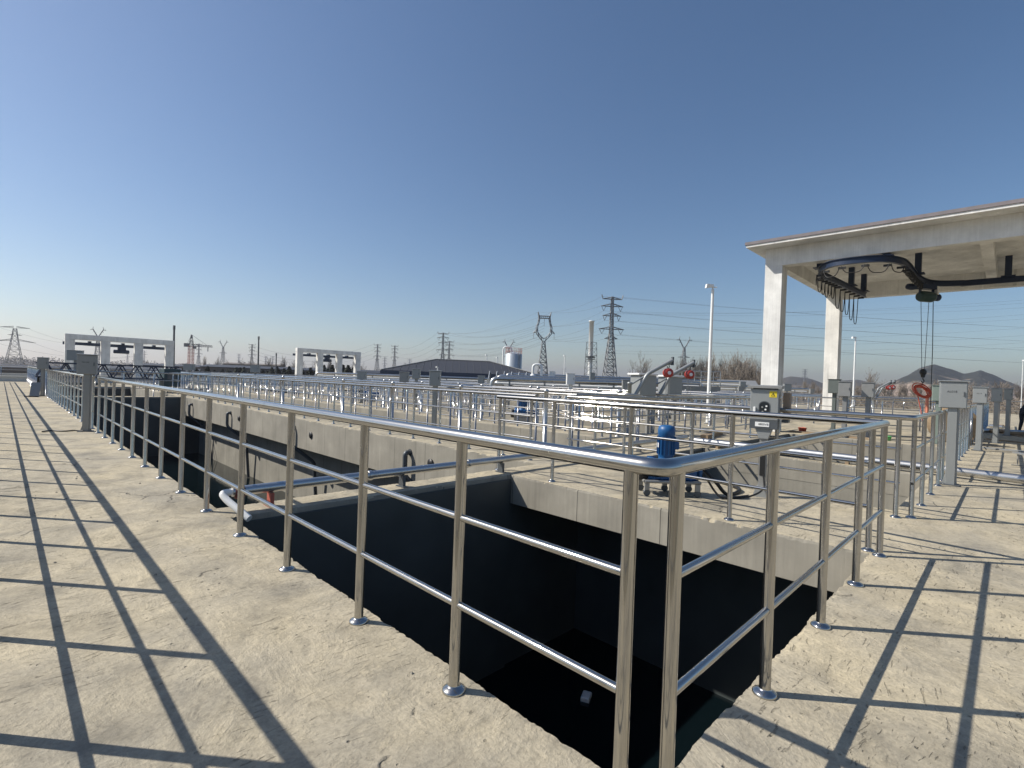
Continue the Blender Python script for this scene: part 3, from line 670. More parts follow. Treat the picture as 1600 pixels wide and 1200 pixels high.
# ------------------------------------------------------------------ davits with red hoists
def davit(label, x, y, rz, sc=1.0, hl=''):
    t = thing('davit', label, 'davit', (x, y, 0), rz, 'davit arms'); t.scale = (sc,) * 3
    MB().lathe([(.14, 0), (.14, .015), (.06, .02), (.055, 1.45), (.07, 1.455), (.07, 1.5), (.02, 1.51)], (0, 0, 0), 14).build('mast', CABI, t)
    MB().path(rounded([(.05, 0, .95), (.1, 0, 1.02), (.5, 0, 1.75), (1.22, 0, 2.16)], .12, 5), .055, 10).build('arm', CABI, t)
    MB().path([(0, 0, 1.42), (.48, 0, 1.72)], .025, 8).build('brace', CABI, t)
    MB().box((1.2, -.05, 2.02), (1.24, .05, 2.25)).box((1.08, -.03, 2.03), (1.2, .03, 2.06)).build('end_plate', DKG, t)
    ca, sa = math.cos(rz), math.sin(rz); hx, hy = x + 1.1 * ca * sc, y + 1.1 * sa * sc
    h = thing('chain_hoist', hl, 'chain hoist', (hx, hy, 0), rz, 'red chain hoists'); h.scale = (sc,) * 3
    MB().path([(0, 0, 2.06), (.03, 0, 2.0), (.03, 0, 1.96), (0, 0, 1.93), (-.03, 0, 1.96), (-.02, 0, 1.99)], .012, 8).build('hook', BLK, h)
    MB().lathe([(.05, -.09), (.12, -.085), (.13, -.07), (.13, -.03), (.09, -.02), (.09, .02), (.13, .03), (.13, .07), (.12, .085), (.05, .09)], (0, 0, 1.8), 22, 'y').build('housing', REDP, h)
    MB().lathe([(.05, -.1), (.05, .1)], (0, 0, 1.8), 14, 'y').build('hub', WHT, h)
    ch = MB()
    for cx_ in (-.06, -.03, .05):
        for k in range(26):
            z = 1.68 - k * .045
            ch.path([(cx_, -.008 if k % 2 else 0, z), (cx_ + .008, .0, z - .02), (cx_, .008 if k % 2 else 0, z - .045)], .006, 5)
    ch.build('chain', CABS, h)
    return t
x, y = at(984, 14); davit('leaning steel davit arm, left of the near pair, holding a red hoist', x, y, R(-38), 1., 'red chain hoist hanging from the left near davit arm')
x, y = at(1022, 15); davit('leaning steel davit arm, right of the near pair', x, y, R(-38), 1., 'red chain hoist hanging from the right near davit arm')
x, y = at(1360, 30); davit('small distant davit arm left of the orange coil', x, y, R(-45), 1.0, 'tiny distant red hoist, left one near the hills')
x, y = at(1366, 30.6); davit('second small distant davit arm left of the orange coil', x, y, R(-45), 1.02, 'tiny distant red hoist, right one near the hills')
# peaked grey cabinets by the davits
for px, D, lb in ((1005, 14.9, 'tall grey cabinet with a projecting lid behind the left davit arm'), (1047, 16.3, 'tall grey cabinet behind the right davit arm')):
    x, y = at(px, D); t = thing('equipment_cabinet', lb, 'cabinet', (x, y, 0), R(-25), 'grey cabinets by the davits')
    MB().box((-.28, -.25, 1.12), (.28, .25, 1.72), bev=.01).build('body', CABI, t)
    for sx in (-.2, .2): MB().box((sx - .045, -.045, .012), (sx + .045, .045, 1.119)).build('leg', CABS, t)
    MB().box((-.36, -.3, 1.722), (.3, .3, 1.78), bev=.01).build('lid', WHT, t)
    MB().box((-.26, -.262, 1.15), (.26, -.252, 1.68), bev=.003).build('door', CABI, t)
    MB().box((-.3, -.1, 0), (.3, .1, .012)).build('base_plate', DKG, t)

# ------------------------------------------------------------------ white canopy with monorail
t = thing('canopy', 'white concrete canopy on square columns at the right edge', 'canopy', (17.05, 4.85, 0))
L = Vector(t.location)
CANOPY = t
def cpart(name, mb, mat, parent=None):
    o = mb.build(name, mat, t if parent is None else parent)
    if parent is None: o.location = -L
    return o
Y0, Y1 = -9.6, 5.4
for X in (17.05, 25.2):
    for yy in (4.85, -9.6):
        cpart('column', MB().box((X, yy, 0), (X + .55, yy + .55, 5.66), bev=.01), WHITEP)
for X in (17.05, 25.2):
    cpart('beam', MB().box((X + .002, Y0, 5.662), (X + .4, Y1, 6.27)), WHITEP)
for yy in (5.1, -.3, -5., -9.55):
    cpart('cross_beam', MB().box((17.452, yy, 5.8), (25.198, yy + .28, 6.27)), WHITEP)
cpart('roof_slab', MB().box((16.42, Y0 - .8, 6.272), (26.4, 5.84, 6.35)), WHITEP)
cpart('roof_edging', MB().box((16.39, Y0 - .83, 6.352), (26.43, 5.87, 6.45)), plain('grey_roof_flashing', (.20, .18, .19), .8, 0, .3, 4))
# monorail
t = thing('monorail', 'dark curved monorail beam hung under the canopy roof', 'monorail', (20, 2, 5.5)); L2 = Vector(t.location)
trk = [(23.5, 3.6), (18.6, 3.95)] ; cpts = [(18.2, 4.0), (17.35, 3.75), (16.8, 3.3), (16.72, 2.65), (16.95, 2.05), (17.6, 1.7), (18.6, 1.62), (20.6, 1.6), (21.9, 1.35), (22.45, .6), (22.55, -.4), (22.6, -9)]
def spl(P, n=8):
    P = [Vector((*p, 0)) for p in P]; out = []
    for i in range(len(P) - 1):
        p0, p1, p2, p3 = P[max(0, i - 1)], P[i], P[i + 1], P[min(len(P) - 1, i + 2)]
        for k in range(n):
            q = k / n; out.append(.5 * (2 * p1 + (p2 - p0) * q + (2 * p0 - 5 * p1 + 4 * p2 - p3) * q * q + (3 * p1 - p0 - 3 * p2 + p3) * q ** 3))
    out.append(P[-1]); return out
track = spl([trk[0], (21, 3.78), trk[1]] + cpts[0:])
def sweep_I(path, z0, h, fw, tw):
    mb = MB(); sec = [(-fw, 0), (fw, 0), (fw, tw), (tw / 2, tw * 1.3), (tw / 2, h - tw * 1.3), (fw, h - tw), (fw, h), (-fw, h), (-fw, h - tw), (-tw / 2, h - tw * 1.3), (-tw / 2, tw * 1.3), (-fw, tw)]
    V = []; n = len(sec)
    for i, p in enumerate(path):
        d = (path[min(i + 1, len(path) - 1)] - path[max(i - 1, 0)]).normalized(); s_ = Vector((d.y, -d.x, 0))
        for a, b_ in sec: V.append(p + s_ * a + Vector((0, 0, z0 + b_)))
    F = [(i * n + j, i * n + (j + 1) % n, (i + 1) * n + (j + 1) % n, (i + 1) * n + j) for i in range(len(path) - 1) for j in range(n)]
    F += [tuple(range(n - 1, -1, -1)), tuple(range(len(V) - n, len(V)))]
    return mb.add(V, F)
o = sweep_I(track, 5.36, .2, .06, .02).build('track', NAVY, t); o.location = -L2
for (x, y) in ((23.2, 3.62), (21.6, 3.74), (17.8, 3.9), (17.25, 2.0), (20.5, 1.6), (22.55, -.6), (22.55, -4.), (22.58, -8)):
    o = MB().box((x - .09, y - .09, 5.56), (x + .09, y + .09, 5.675 if abs(x - 17.3) < .4 else 6.27)).box((x - .18, y - .18, 5.562), (x + .18, y + .18, 5.59)).build('hanger', NAVY, t); o.location = -L2
# festoon cable loops
fe = thing('festoon_cable', 'black festoon cable looping under the monorail', 'cable', (20, 2, 5.3)); L3 = Vector(fe.location)
def along_track(s0, s1, n):
    ds = [0]
    for i in range(1, len(track)): ds.append(ds[-1] + (track[i] - track[i - 1]).length)
    out = []
    for k in range(n + 1):
        s_ = s0 + (s1 - s0) * k / n
        for i in range(1, len(ds)):
            if ds[i] >= s_:
                q = (s_ - ds[i - 1]) / (ds[i] - ds[i - 1]); out.append(track[i - 1].lerp(track[i], q)); break
    return out
def loops(s0, s1, n, drops, r=.014, off=.1):
    P = along_track(s0, s1, n)
    for i in range(len(P) - 1):
        a, b_ = P[i], P[i + 1]; dr = drops[i % len(drops)]; pts = []
        d = (b_ - a).normalized(); sd_ = Vector((d.y, -d.x, 0)) * off
        for k in range(13):
            q = k / 12; pts.append(a.lerp(b_, q) + sd_ + Vector((0, 0, 5.3 - dr * (1 - (2 * q - 1) ** 4) * 1.0)))
        o = MB().path(pts, r, 6).build('cable_loop', BLK, fe); o.location = -L3
    for p in P:
        o = MB().box((p.x - .04, p.y - .1, 5.24), (p.x + .04, p.y + .1, 5.3)).build('cable_trolley', BLK, fe); o.location = -L3
loops(.6, 3.4, 5, [1.1, 1.0, .85, .8, .75]); loops(3.5, 5.2, 5, [.45, .4, .5]); loops(5.4, 9.6, 7, [.26, .22]); loops(9.8, 12.2, 9, [.22, .3], .018)
# hoist with ropes, block and hook
t = thing('electric_hoist', 'dark electric hoist hanging from the monorail', 'hoist', (21.5, 1.45, 5.3), R(-35))
MB().lathe([(.1, -.3), (.16, -.28), (.19, -.2), (.19, .2), (.16, .28), (.1, .3)], (0, 0, -.38), 20, 'x').build('drum', plain('dark_green_enamel', (.02, .05, .045), .45), t)
MB().lathe([(.06, .3), (.13, .32), (.13, .5), (.1, .54), (.04, .55)], (0, 0, -.38), 16, 'x').build('motor', NAVY, t)
MB().lathe([(.05, -.36), (.1, -.34), (.12, -.18), (.09, -.02)], (-.45, 0, -.07), 14, 'x').build('travel_motor', NAVY, t)
MB().box((-.3, -.12, -.12), (.3, .12, .04)).box((-.3, -.03, -.3), (-.24, .03, -.1)).box((.24, -.03, -.3), (.3, .03, -.1)).build('carriage', NAVY, t)
for xx in (-.2, .2):
    for yy in (-.09, .09):
        MB().lathe([(.05, -.015), (.055, 0), (.05, .015)], (xx, yy, .05), 12, 'y').build('wheel', NAVY, t)
MB().box((.35, -.1, -.3), (.42, .1, .0)).build('limit_plate', WHITEP, t)
for xx, x2 in ((-.22, -.06), (.12, .05)): MB().path([(xx, 0, -.5), (x2, 0, -2.98)], .009, 6).build('rope', DKG, t)
MB().path([(.3, 0, -.5), (.36, 0, -2.2), (.42, .05, -3.6), (.44, .05, -4.35)], .012, 6).build('control_cable', BLK, t)
bl = MB().lathe([(.06, -.05), (.11, -.04), (.11, .04), (.06, .05)], (0, 0, -3.05), 16, 'y').prism([(-.08, -3.05), (.08, -3.05), (.03, -3.24), (-.03, -3.24)], 'y', -.045, .045).build('hook_block', BLK, t)
MB().path([(0, 0, -3.22), (0, 0, -3.3), (.045, 0, -3.34), (.05, 0, -3.39), (.01, 0, -3.43), (-.04, 0, -3.41), (-.05, 0, -3.37)], .016, 8).build('hook', BLK, bl)
# orange coil hanging from hook
hk = Vector((21.5, 1.45, 1.86))
t = thing('cable_coil', 'orange cable coil hanging from the hoist hook', 'cable coil', hk)
mc = MB()
for k in range(7):
    pts = []; rr = .2 + random.uniform(-.04, .05); ox, oz = random.uniform(-.05, .05), random.uniform(-.05, .03); ph = random.uniform(-.3, .3)
    for q in range(25):
        a = 2 * math.pi * q / 24; u = rr * 1.15 * math.cos(a) + ox; v = rr * math.sin(a)
        pts.append((u * .62 , -u * .72 + .1 * math.sin(a + ph), -.27 + v + oz))
    mc.path(pts, .017, 6)
mc.build('loops', ORNG, t)
MB().path([(0, 0, .02), (0, 0, -.08)], .01, 6).build('sling', BLK, t)
MB().lathe([(.05, -1.05), (.055, -.95), (.045, -.6), (.06, -.5), (.03, -.4)], (.12, -.13, 0), 12).build('sleeve', plain('pale_orange_sleeve', (.75, .28, .18), .6), t)
MB().path(rounded([(-.1, .12, -.42), (-.02, .03, -.9), (.05, -.06, -1.5)], .2), .014, 6).build('tail', ORNG, t)

# ------------------------------------------------------------------ portal frames on the left
def portal(label, x0, x1, y, H, cw, group):
    t = thing('portal_frame', label, 'portal frame', (x0, y, 0), 0, group); n = 4
    W = x1 - x0
    for k in range(n):
        cx_ = (W - cw) * k / (n - 1)
        MB().box((cx_, 0, 0), (cx_ + cw, cw * .8, H - .55), bev=.02).build('column', WHITEP, t)
    MB().box((-.01, -.01, H - .549), (W + .01, cw * .8 + .01, H), bev=.02).build('beam', WHITEP, t)
    yb = cw * .8 + .5
    MB().box((-.1 if W > 9 else W * .1, yb, H - 1.05), (W - .3, yb + .18, H - .75)).build('monorail', NAVY, t)
    for k in range(3):
        xx = W * (.2 + .3 * k)
        MB().box((xx, cw * .8 + .01, H - .76), (xx + .25, yb + .2, H - .6)).build('hanger', NAVY, t)
    hx = W * .47
    MB().box((hx, yb - .1, H - 1.35), (hx + .7, yb + .25, H - 1.05)).lathe([(.17, -.3), (.2, -.25), (.2, 1.), (.14, 1.05)], (hx - .05, yb + .08, H - 1.5), 12, 'x').build('hoist', NAVY, t)
    return t
portal('grey white concrete portal frame at the left, behind the navy truss', at(95, 50)[0] + .2, 12.1, 65.7, 4.5, .75, 'concrete portal frames')
portal('smaller distant portal frame left of centre', 27.1, 36.6, 68.9, 4.85, .8, 'concrete portal frames')

# ------------------------------------------------------------------ navy truss bridge
t = thing('truss_bridge', 'navy steel truss bridge spanning a basin at the left', 'truss bridge', (-.2, 34.0, 0))
TL = 6.1
for yy in (0, 1.1):
    tr = MB()
    for z in (.78, 1.5): tr.box((0, yy - .035, z - .035), (TL, yy + .035, z + .035))
    n = 8; s_ = TL / n
    for k in range(n):
        a, b_ = k * s_, (k + 1) * s_; m_ = (a + b_) / 2
        tr.bar((a, yy, .78), (m_, yy, 1.5), .045); tr.bar((m_, yy, 1.5), (b_, yy, .78), .045)
    tr.build('side_truss', NAVY, t)
mb = MB()
for k in range(9): mb.box((k * TL / 8 - .03, .04, .745), (k * TL / 8 + .03, 1.06, .79))
mb.build('cross_member', NAVY, t); MB().box((0, .05, .8), (TL, 1.05, .82)).build('walkway', DKG, t)
dh = MB().box((TL - .75, -.2, .35), (TL + .05, 1.3, 1.4), bev=.03).build('drive_housing', plain('dark_teal', (.02, .05, .06), .5), t)
MB().box((TL - .6, -.22, .8), (TL - .2, -.195, 1.2)).build('panel', DKG, dh)
for xx in (0.1, TL - .1): MB().lathe([(.12, -.04), (.15, -.03), (.15, .03), (.12, .04)], (xx, .5, .151), 14, 'y').box((xx - .05, .4, .2), (xx + .05, .6, .745)).build('wheel', BLK, t)

# white low wall and kerb at the end of the left walkway
tag(MB().box((-2.2, 53.2, 0.001), (60, 53.5, .35)).box((-2.25, 53.15, .351), (60, 53.55, .42)).build('low_wall', PALEC), 'low pale parapet wall across the end of the left walkway', 'low wall')
tag(MB().box((-2.29, 61.8, 0.001), (61, 62.1, .5)).build('low_wall', PALEC), 'pale low wall behind the railings at the far edge of the works', 'low wall')
tag(MB().box((-60, 84, -3.3), (40, 84.4, .6)).build('boundary_wall', FARB), 'dark boundary wall on the far left behind the works', 'wall')

# ------------------------------------------------------------------ lamps and poles
def lamp(label, x, y, H, r=.07, rz=0):
    t = thing('floodlight_pole', label, 'lamp post', (x, y, 0), rz, 'white lamp posts')
    MB().path([(0, 0, 0), (0, 0, H)], r, 12, r2=r * .7).build('pole', WHT, t)
    MB().lathe([(r * 2, 0), (r * 2, .02), (r * 1.1, .05)], (0, 0, 0), 12).build('base_flange', CABS, t)
    MB().path([(0, 0, H - .02), (0, 0, H + .1)], .03, 8).path([(-.16, 0, H + .08), (.16, 0, H + .08)], .02, 8).build('bracket', WHT, t)
    for s_ in (-1, 1):
        if s_ > 0: continue
        MB().prism([(-.02, -.08), (.26, -.03), (.28, .05), (0, .07)], 'y', -.09, .09).build('lamp_head', WHT, t, (-.26 if s_ < 0 else .02, 0, H + .12))
    return t
x, y = at(1108, 20); lamp('tall white lamp post left of the canopy columns', x, y, zh(1108, 452, 20), .075, R(-45))
x, y = at(1334, 40); lamp('distant white lamp post between the canopy and the hoist ropes', x, y, zh(1334, 530, 40), .07, R(-45))
x, y = at(1597, 60); lamp('distant lamp post at the right edge of the hills', x, y, zh(1597, 565, 60), .05, 0)
for px, D, top, lb in ((759, 80, 556, 'thin pale pole in front of the dark roof'), (776, 80, 560, 'thin white lamp pole left of the silver tank'), (881, 80, 557, 'thin white lamp pole right of the horned pylon'), (683, 70, 575, 'short pale pole left of the roof hip')):
    x, y = at(px, D); lamp(lb, x, y, zh(px, top, D), .1, 0)
for px, D, top, lb in ((271, 60, 509, 'tall dark bare pole right of the left portal frame'), (403, 80, 526, 'dark bare pole between crane and second portal frame'), (431, 100, 552, 'shorter dark bare pole left of the second portal frame')):
    x, y = at(px, D); o = thing('bare_pole', lb, 'pole', (x, y, -3.3), R(3), 'dark bare poles'); H = zh(px, top, D) + 3.3
    MB().path([(0, 0, 0), (-.1, 0, H)], .16, 8, r2=.1).build('shaft', DKG, o); MB().box((-.2, -.12, H - .5), (0, .12, H + .02)).build('cap', DKG, o)

# ------------------------------------------------------------------ background plant: tank, stack, vent, roof
x, y = at(801, 90); H = zh(801, 554, 90)
t = thing('silver_tank', 'silver cylindrical tank with red guard rail on top', 'tank', (x, y, -3.3)); Z = H + 3.3
tk = MB().lathe([(1.5, 0), (1.5, Z), (1.4, Z + .1), (.2, Z + .45)], (0, 0, 0), 28)
for k in range(6): tk.lathe([(1.515, 0), (1.515, .05)], (0, 0, .8 + k * 1.2), 28)
tk.build('shell', TANKM, t)
rl = MB()
for k in range(14):
    a = 2 * math.pi * k / 14; rl.path([(1.45 * math.cos(a), 1.45 * math.sin(a), Z), (1.45 * math.cos(a), 1.45 * math.sin(a), Z + 1.1)], .025, 5)
for h in (.55, 1.1): rl.path([(1.45 * math.cos(2 * math.pi * k / 28), 1.45 * math.sin(2 * math.pi * k / 28), Z + h) for k in range(29)], .022, 5)
rl.build('guard_rail', REDST, t)
MB().path(rounded([(-1.3, 1.35, 0), (-1.3, 1.35, Z + 1.3), (-.4, .4, Z + 1.4), (-.2, .2, Z + .3)], .6), .14, 10).build('pipe', WHT, t)
ld = MB()
for k in range(int(Z / .4)): ld.path([(-.3, -1.56, .3 + k * .4), (.1, -1.56, .3 + k * .4)], .03, 4)
ld.path([(-.3, -1.56, 0), (-.3, -1.56, Z + 1)], .04, 4).path([(.1, -1.56, 0), (.1, -1.56, Z + 1)], .04, 4).build('ladder', CABS, t)
x, y = at(921, 140); H = zh(921, 503, 140) + 3.3
t = thing('exhaust_stack', 'white exhaust stack with a lattice support left of the tall pylon', 'chimney', (x, y, -3.3))
MB().lathe([(.55, 0), (.6, H * .5), (.62, H * .55), (.62, H), (.8, H + .02), (.8, H + .3), (.62, H + .32)], (0, 0, 0), 18).build('flue', WHT, t)
lt = MB(); q = H * .74; A = [(1.9, -.9), (1.9, .9), (-.9, 1.1), (-.9, -1.1)]
for ax, ay in A: lt.bar((ax * 1.2, ay * 1.3, 0), (ax * .9, ay * .8, q), .12)
for k in range(9):
    z0_, z1_ = q * k / 9, q * (k + 1) / 9; f0, f1 = 1.25 - .4 * k / 9, 1.25 - .4 * (k + 1) / 9
    for i in range(4):
        a, b_ = A[i], A[(i + 1) % 4]; lt.bar((a[0] * f0, a[1] * f0, z0_), (b_[0] * f1, b_[1] * f1, z1_), .07); lt.bar((a[0] * f1, a[1] * f1, z1_), (b_[0] * f1, b_[1] * f1, z1_), .06)
lt.build('lattice', GALV, t)
MB().lathe([(1.3, 0), (1.3, .12)], (0, 0, H * .52), 14).lathe([(1.2, .5), (1.25, .9)], (0, 0, H * .52), 14).build('platform', DKG, t)
MB().path(rounded([(-.6, 0, 2.6), (-1.8, 0, 4.4), (-2.6, 0, 4.2), (-2.6, 0, 0)], .6), .3, 10).build('duct', DKG, t)
# goose neck vent
x, y = at(832, 40)
t = thing('gooseneck_vent', 'white goose neck vent pipe over a small domed vessel', 'vent', (x, y, 0), R(-45))
MB().lathe([(.3, 0), (.3, 1.7), (.26, 1.85), (.12, 2.0), (.1, 2.02)], (0, 0, 0), 18).build('vessel', WHT, t)
MB().path(rounded([(0, 0, 1.95), (0, 0, 2.75), (.68, 0, 2.75), (.68, 0, .3)], .28, 8), .1, 12).build('pipe', WHT, t)
MB().box((-.55, -.6, 0), (1.3, .6, 1.25)).build('base', WHITEP, t)
# white pipework racks glinting in the middle
for k, (px, D, ln, zz2, lb) in enumerate(((1150, 52, 16, 1.6, 'white pipe run before the bare trees, right of the davit arms'), (640, 50, 18, 1.5, 'white pipe run in front of the dark hipped roof'), (870, 33, 8, 1.35, 'white pipe run beside the goose neck vent'), (905, 26, 9, 1.5, 'white pipe run above the deck, nearest of the gleaming pipes'), (940, 34, 14, 1.7, 'white pipe run above the deck, second of the gleaming pipes'), (980, 46, 22, 2.0, 'white pipe run in front of the tall pylon, farthest of the gleaming pipes'))):
    x, y = at(px, D); t = thing('pipe_rack', lb, 'pipes', (x, y, 0), R(-40), 'white pipe runs on racks')
    MB().path(rounded([(-ln / 2, 0, .2), (-ln / 2, 0, zz2), (ln / 2, 0, zz2), (ln / 2, 0, .2)], .3, 5), .11, 10).build('pipe', STEEL2, t)
    MB().path([(-ln / 2, .4, zz2 - .25), (ln / 2, .4, zz2 - .25)], .08, 10).build('pipe', WHT, t)
    for q in range(5):
        xx = -ln * .4 + ln * .2 * q
        MB().box((xx - .05, -.15, 0), (xx + .05, .55, .06)).box((xx - .04, -.1, .05), (xx + .04, 0, zz2 - .11)).box((xx - .04, .36, .05), (xx + .04, .44, zz2 - .34)).build('support', CABS, t)
# valves row of dark handles by the dark roof
for k in range(6):
    px = 764 + k * 11.5; x, y = at(px, 36); t = thing('gate_valve', 'small dark valve with a handwheel, number %s from the left in the row' % ['one', 'two', 'three', 'four', 'five', 'six'][k], 'valve', (x, y, 0), R(20), 'row of valves')
    MB().box((-.12, -.1, 0), (.12, .1, 1.5)).build('pedestal', CABS, t)
    MB().path([(-.1, 0, 1.5), (.08, 0, 2.05)], .035, 6).build('spindle', STEEL2, t); MB().path([(.12, .0, 1.5), (.14, 0, 1.95)], .05, 6).build('lever', DKG, t)
# dark hip roof building
bx, by = at(722, 76)
t = thing('roofed_building', 'low building with a broad dark hipped roof behind the works', 'building', (bx, by, -3.3), R(-44.6 + 6))
hl, hw = 11.2, 6.; ez = zh(722, 583, 72) + 3.3; rz_ = zh(722, 563.5, 76) + 3.3
MB().box((-hl + .6, -hw + .6, 0), (hl - .6, hw - .6, ez - .6)).build('wall', plain('pale_grey_render', (.33, .33, .32), .9, 0, .1, .5), t)
rf = MB().add([(-hl, -hw, ez), (hl, -hw, ez), (hl, hw, ez), (-hl, hw, ez), (-hl + 7.2, 0, rz_), (hl - 7.2, 0, rz_)], [(0, 1, 5, 4), (1, 2, 5), (2, 3, 4, 5), (3, 0, 4), (3, 2, 1, 0)])
for k in range(22):
    x_ = -hl + hl * 2 * (k + .5) / 22; tt = min(1, (x_ + hl) / 7.2, (hl - x_) / 7.2)
    rf.path([(x_, -hw, ez + .02), (x_, -hw + hw * tt, ez + (rz_ - ez) * tt + .02)], .03, 4)
roof = rf.build('roof', ROOFM, t)
MB().box((-hl - .05, -hw - .05, ez - .55), (hl + .05, hw + .05, ez - .003)).build('fascia', NAVY, t)
MB().path([(-hl, -hw, ez + .05), (-hl + 7.2, 0, rz_ + .05), (hl - 7.2, 0, rz_ + .05), (hl, -hw, ez + .05)], .07, 5).build('ridge_cap', CABS, roof)
for k in range(7): MB().box((-9 + k * 2.8, -hw + .57, ez - 1.9), (-7.6 + k * 2.8, -hw + .61, ez - .9)).build('window', GLASSD, t)
# other low dark buildings / sheds at the far left
def shed(label, px, D, w_, d_, top, mat, rz=R(-45), wall=FARB):
    x, y = at(px, D); H = zh(px, top, D) + 3.3; t = thing('shed', label, 'shed', (x, y, -3.3), rz, 'distant low sheds')
    MB().box((-w_ / 2, -d_ / 2, 0), (w_ / 2, d_ / 2, H - .8)).build('wall', wall, t)
    MB().prism([(-d_ / 2 - .3, H - .85), (d_ / 2 + .3, H - .85), (d_ / 2 + .3, H - .7), (0, H), (-d_ / 2 - .3, H - .7)], 'x', -w_ / 2 - .3, w_ / 2 + .3).build('roof', mat, t)
    n = int(w_ / 4)
    for k in range(n): MB().box((-w_ / 2 + (k + .35) * w_ / n, -d_ / 2 - .03, H * .35), (-w_ / 2 + (k + .65) * w_ / n, -d_ / 2 + .01, H * .6)).build('window', GLASSD, t)
shed('long dark low shed at the far left edge', 50, 150, 42, 12, 571, ROOFM, R(-8))
shed('long dark low shed behind the left portal frame', 230, 160, 40, 12, 574, ROOFM, R(-20))
shed('dark low shed below the tower crane', 330, 200, 50, 14, 571.5, ROOFM, R(-30))
shed('dark low shed left of the second portal frame', 425, 150, 34, 12, 573, ROOFM, R(-30))
shed('low shed with a domed brown roof behind the second dark pole', 398, 260, 26, 14, 568, FARB, R(-30))
shed('small shed left of the dark hipped roof', 592, 130, 16, 9, 579, ROOFM, R(-40))
shed('pale small shed in front of the bare trees at right', 1150, 80, 5, 4, 594, CABS, R(-60), CABS)
x, y = at(1122, 42)   # stair rails near trees
t = thing('stair', 'small steel stair with handrails in front of the bare trees', 'stair', (at(1065, 34)[0], at(1065, 34)[1], 0), R(-45))
MB().box((0, 0, 0), (2.6, 1.2, 1.5)).build('landing', CABS, t)
for k in range(6): MB().box((-.25 * (k + 1), 0, 0), (-.25 * k - .003, 1.2, 1.5 - .25 * (k + .99))).build('step', CABS, t)
for yy in (.02, 1.18):
    MB().path([(-1.6, yy, .9), (0, yy, 2.5), (2.6, yy, 2.5)], .03, 6).path([(-1.6, yy, .5), (0, yy, 2.1), (2.6, yy, 2.1)], .025, 6).path([(0, yy, 1.5), (0, yy, 2.5)], .03, 6).path([(1.3, yy, 1.5), (1.3, yy, 2.5)], .03, 6).path([(2.6, yy, 1.5), (2.6, yy, 2.5)], .03, 6).build('handrail', STEEL2, t)

# ------------------------------------------------------------------ pylons
def lattice(mb, zs, ws, th):
    for i in range(len(zs) - 1):
        z0, z1, a, b_ = zs[i], zs[i + 1], ws[i], ws[i + 1]
        c0 = [(a, a), (a, -a), (-a, -a), (-a, a)]; c1 = [(b_, b_), (b_, -b_), (-b_, -b_), (-b_, b_)]
        for k in range(4):
            k2 = (k + 1) % 4
            mb.bar((*c0[k], z0), (*c1[k], z1), th); mb.bar((*c0[k], z0), (*c1[k2], z1), th * .6); mb.bar((*c0[k2], z0), (*c1[k], z1), th * .6)
            mb.bar((*c1[k], z1), (*c1[k2], z1), th * .6)
def arm(mb, z, L_, w_, th, rise=.0, hgt=1.6):
    for s_ in (-1, 1):
        tip = (s_ * L_, 0, z + rise)
        for yy in (-w_, w_):
            mb.bar((s_ * w_, yy, z), tip, th); mb.bar((s_ * w_, yy, z + hgt), tip, th)
        for q in (.3, .6):
            x_ = s_ * (w_ + (L_ - w_) * q); mb.bar((x_, 0, z + rise * q), (x_, 0, z + rise * q + hgt * (1 - q)), th * .7)
